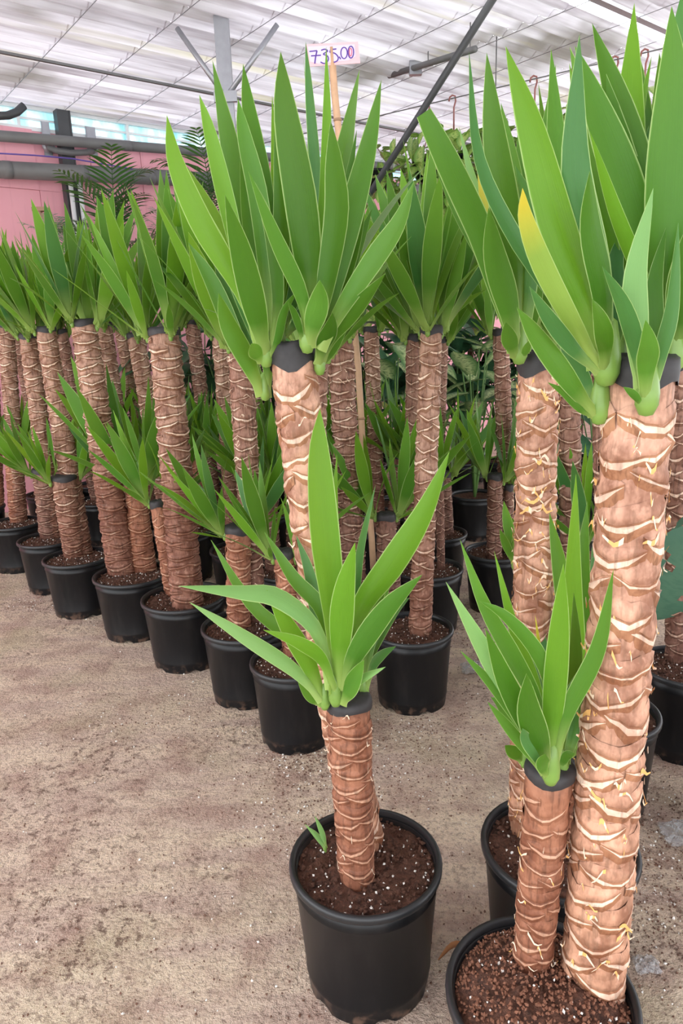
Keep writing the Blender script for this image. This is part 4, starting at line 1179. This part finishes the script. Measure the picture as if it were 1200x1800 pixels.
# palms before the pink wall
PALM = leafmat('palm_leaf', (.020, .070, .022), (.035, .105, .030), basec=(.05, .12, .04), edge=(.06, .14, .05), tr=.15)
PALMG = leafmat('palm_leaf_grey', (.13, .22, .15), (.17, .27, .18), basec=(.12, .2, .1), edge=(.2, .3, .2), tr=.15)
def frond(seed, mat, L=1.0, lw=.030, n=18):
    r = random.Random(seed); vs, fs, uv = [], [], []
    pts = []; p = Vector((0, 0, 0)); bend = r.uniform(.8, 1.5)
    for i in range(n + 1):
        s = i / n; phi = .15 + bend * s ** 1.4
        pts.append(p.copy()); p += Vector((math.sin(phi), 0, math.cos(phi))) * (L / n)
    rv, rf = sweep(pts, [lerp(.008, .002, i / n) for i in range(n + 1)], 5)
    vs += rv; fs += rf; uv += [(.5, .2)] * len(rv)
    for i in range(4, n + 1):
        s = i / n
        tg = (pts[min(i + 1, n)] - pts[i - 1]).normalized()
        for sd in (-1, 1):
            ll = .36 * L * math.sin(math.pi * (.25 + .7 * (i - 4) / (n - 4))) + .04
            dr = (Vector((0, sd, 0)) + tg * .75 + Vector((0, 0, r.uniform(-.05, .25)))).normalized()
            w = (tg - dr * tg.dot(dr)).normalized() * lw * .5
            o = len(vs)
            for k, ww in ((0, .35), (.35, 1), (.7, .75), (1, .03)):
                c = pts[i] + dr * ll * k + Vector((0, 0, -.22 * ll * k * k))
                vs += [c - w * ww, c + w * ww]; uv += [(0.3, .5), (.7, .5)]
            for k in range(3): fs.append((o + 2 * k, o + 2 * k + 1, o + 2 * k + 3, o + 2 * k + 2))
    return mk('frond', vs, fs, mat, uvs=uv)
FR = [frond(i, PALM) for i in range(4)]; FG = [frond(10 + i, PALMG, lw=.022) for i in range(3)]
for i, (x, y, Yd, fr, nf, L, lab) in enumerate([
        (205, 375, 5.6, FR, 14, .60, 'dark green palm with its crown just before the pink wall'),
        (372, 330, 5.9, FR, 12, .56, 'tall dark palm beside the steel roof post'),
        (300, 400, 6.3, FG, 11, .50, 'grey-green feathery palm between the two dark palms'),
        (122, 430, 5.58, FG, 10, .45, 'low grey-green palm under the white conduits')]):
    rnd = random.Random(1200 + i); P = at_y(x, y + 30, Yd); loc = Vector((P.x, Yd, 0))
    root = bpy.data.objects.new('potted_palm', None); COL.objects.link(root); root.location = loc
    tag(root, lab, 'palm', 'palms before the pink wall')
    p = obj('pot', POTME, root); obj('pot_rim', RIMME, p); obj('soil', SOILS[i % 4], root)
    hz = P.z
    obj('stem', mk('stem', *sweep([(0, 0, .25), (0, 0, hz)], [.025, .018], 8), STEM), root)
    for k in range(nf):
        a = k * 2.4 + rnd.uniform(-.3, .3)
        ll = L * rnd.uniform(.75, 1.1)
        obj('frond', fr[rnd.randrange(len(fr))], root, T((0, 0, hz - .03 * k * .6)) @ Matrix.Rotation(a, 4, 'Z') @ Matrix.Rotation(lerp(-.15, .7, k / nf) + rnd.uniform(-.1, .1), 4, 'Y') @ Matrix.Diagonal((ll, ll, ll, 1)))

# ------------------------------------------------------------------ monstera at the right edge
def monstera_mesh():
    vs, fs, uv = [], [], []
    n, m = 14, 8
    for i in range(n + 1):
        s = i / n; w = .42 * math.sin(math.pi * min(1, (s * .93 + .07)) ** .8) ** .75
        for j in range(m + 1):
            k = j / m * 2 - 1
            vs.append(Vector((s - .16 * abs(k) * (1 - s), k * w, -.28 * s * s + .10 * abs(k) * w - .1 * k * k * w))); uv.append((j / m, s))
    for i in range(n):
        for j in range(m):
            if j in (0, 7, 1, 6) and i % 4 == 3 and 2 < i < 13 and not (j in (1, 6) and i > 10): continue   # splits
            if j in (2, 5) and i in (4, 8): continue                                                     # holes
            a = i * (m + 1) + j; fs.append((a, a + 1, a + m + 2, a + m + 1))
    return mk('leaf', vs, fs, DARKM, uvs=uv)
DARKM = varmat('monstera_leaf', (.050, .130, .085), (.12, .24, .15), .4)
MON = monstera_mesh()
root = bpy.data.objects.new('potted_monstera', None); COL.objects.link(root); root.location = (1.10, 1.55, 0)
tag(root, 'big blue-green holed leaf of a plant beside the tall pale orange trunk', 'potted plant')
p = obj('pot', POTME, root); obj('pot_rim', RIMME, p); obj('soil', SOILS[1], root)
for (bx, by, bd, tx, ty, td, L) in ((1228, 960, 1.62, 1155, 1110, 1.66, .34), (1250, 930, 1.66, 1165, 940, 1.75, .20), (1290, 900, 1.6, 1400, 1000, 1.5, .34), (1270, 860, 1.7, 1330, 800, 1.9, .3)):
    B = at_y(bx, by, bd) - root.location; E = at_y(tx, ty, td) - root.location
    st = obj('stem', mk('stem', *sweep([(0, 0, .27), (B.x * .5, B.y * .4, B.z * .75), B], [.009, .007, .005], 8), STEM), root)
    x = (E - B).normalized(); up = (Vector((0, -.9, .45)) - x * x.dot(Vector((0, -.9, .45)))).normalized(); yv = up.cross(x)
    Mx = Matrix(((x.x, yv.x, up.x, B.x), (x.y, yv.y, up.y, B.y), (x.z, yv.z, up.z, B.z), (0, 0, 0, 1)))
    L = (E - B).length * 1.05
    obj('leaf', MON, st, Mx @ Matrix.Diagonal((L, L, L, 1)))

# ------------------------------------------------------------------ litter on the floor
rl = random.Random(2024)
def floor_spots(n, clusters):
    out = []
    for _ in range(n):
        if rl.random() < .72:
            c = rl.choice(clusters); x = c[0] + rl.gauss(0, c[2]); y = c[1] + rl.gauss(0, c[3])
        else: x = rl.uniform(-60, 1260); y = rl.uniform(1010, 1790)
        P = at_z(x, y, .002); 
        if P.y < 6: out.append(P)
    return out
cl = [(540, 1340, 40, 18), (520, 1420, 60, 40), (730, 1290, 60, 30), (260, 1090, 80, 25), (90, 1060, 60, 10), (840, 1150, 40, 60), (1150, 1600, 50, 80), (700, 1370, 90, 40), (300, 1270, 120, 40), (860, 870, 30, 20), (1170, 1480, 40, 60)]
tag(obj('soil_litter', mk('soil_litter', *grains(rl, floor_spots(5000, cl), .0010, .0042), CRUMB, smooth=False)), 'dark soil crumbs strewn over the concrete', 'soil', kind='stuff')
tag(obj('perlite_litter', mk('perlite_litter', *grains(rl, floor_spots(900, cl), .0014, .0050), PERL, smooth=False)), 'white perlite grains strewn over the concrete', 'perlite', kind='stuff')
# crumpled clear plastic
def plasticmat():
    m, nt, b = newmat('clear_film')
    b.inputs['Base Color'].default_value = (.9, .92, .95, 1); b.inputs['Roughness'].default_value = .12
    b.inputs['Transmission Weight'].default_value = .75; b.inputs['IOR'].default_value = 1.3
    bump(nt, b, noise(nt, coords(nt), 60, 3), .6, .01)
    return m
FILM = plasticmat()
def crumple(cx, cy, rx, lab, seed):
    r = random.Random(seed); P = at_z(cx, cy, 0); R = rx * mpp(P)
    vs, fs = [], []; n = 11
    for j in range(n + 1):
        for i in range(n + 1):
            x = (i / n * 2 - 1); y = (j / n * 2 - 1); k = max(0, 1 - (x * x + y * y) * .55)
            vs.append(Vector((R * x + r.uniform(-.2, .2) * R / 2, R * .9 * y + r.uniform(-.2, .2) * R / 2, .004 + k * R * r.uniform(.15, .75))))
    for j in range(n):
        for i in range(n):
            if (i in (0, n - 1)) and (j in (0, n - 1)): continue
            a = j * (n + 1) + i; fs.append((a, a + 1, a + n + 2, a + n + 1))
    tag(obj('plastic_film', mk('plastic_film', vs, fs, FILM, smooth=False), None, T(P)), lab, 'litter', 'crumpled clear plastic')
crumple(832, 1178, 22, 'crumpled clear plastic on the floor beside the single-trunk yucca pot', 1)
crumple(1196, 1470, 34, 'crumpled clear plastic on the floor below the big holed leaf', 2)
crumple(1135, 1700, 22, 'small crumpled clear plastic beside the heaped soil pot', 3)
# dry curled leaf
DRY = plain('dry_leaf', (.36, .145, .050), .6, var=.3, vscale=20)
C = [at_z(770, 1690, .006), at_z(795, 1668, .02), at_z(815, 1664, .03), at_z(828, 1662, .02), at_z(843, 1642, .012)]
P = C[0]; CC = catmull(C, 12); vs, fs = [], []
for i, c in enumerate(CC):
    s = i / 12; w = .011 * math.sin(math.pi * (s * .9 + .05)); t = (CC[min(i + 1, 12)] - CC[max(0, i - 1)]).normalized(); sd = t.cross(Vector((0, 0, 1))).normalized()
    for k in (-1, 0, 1): vs.append(c - P + sd * w * k + Vector((0, 0, .008 * abs(k) * math.sin(s * 7) + .004)))
for i in range(12):
    for j in range(2): a = i * 3 + j; fs.append((a, a + 1, a + 4, a + 3))
tag(obj('dry_leaf', mk('dry_leaf', vs, fs, DRY), None, T(P)), 'curled orange dry leaf on the floor beside the heaped pot', 'leaf')
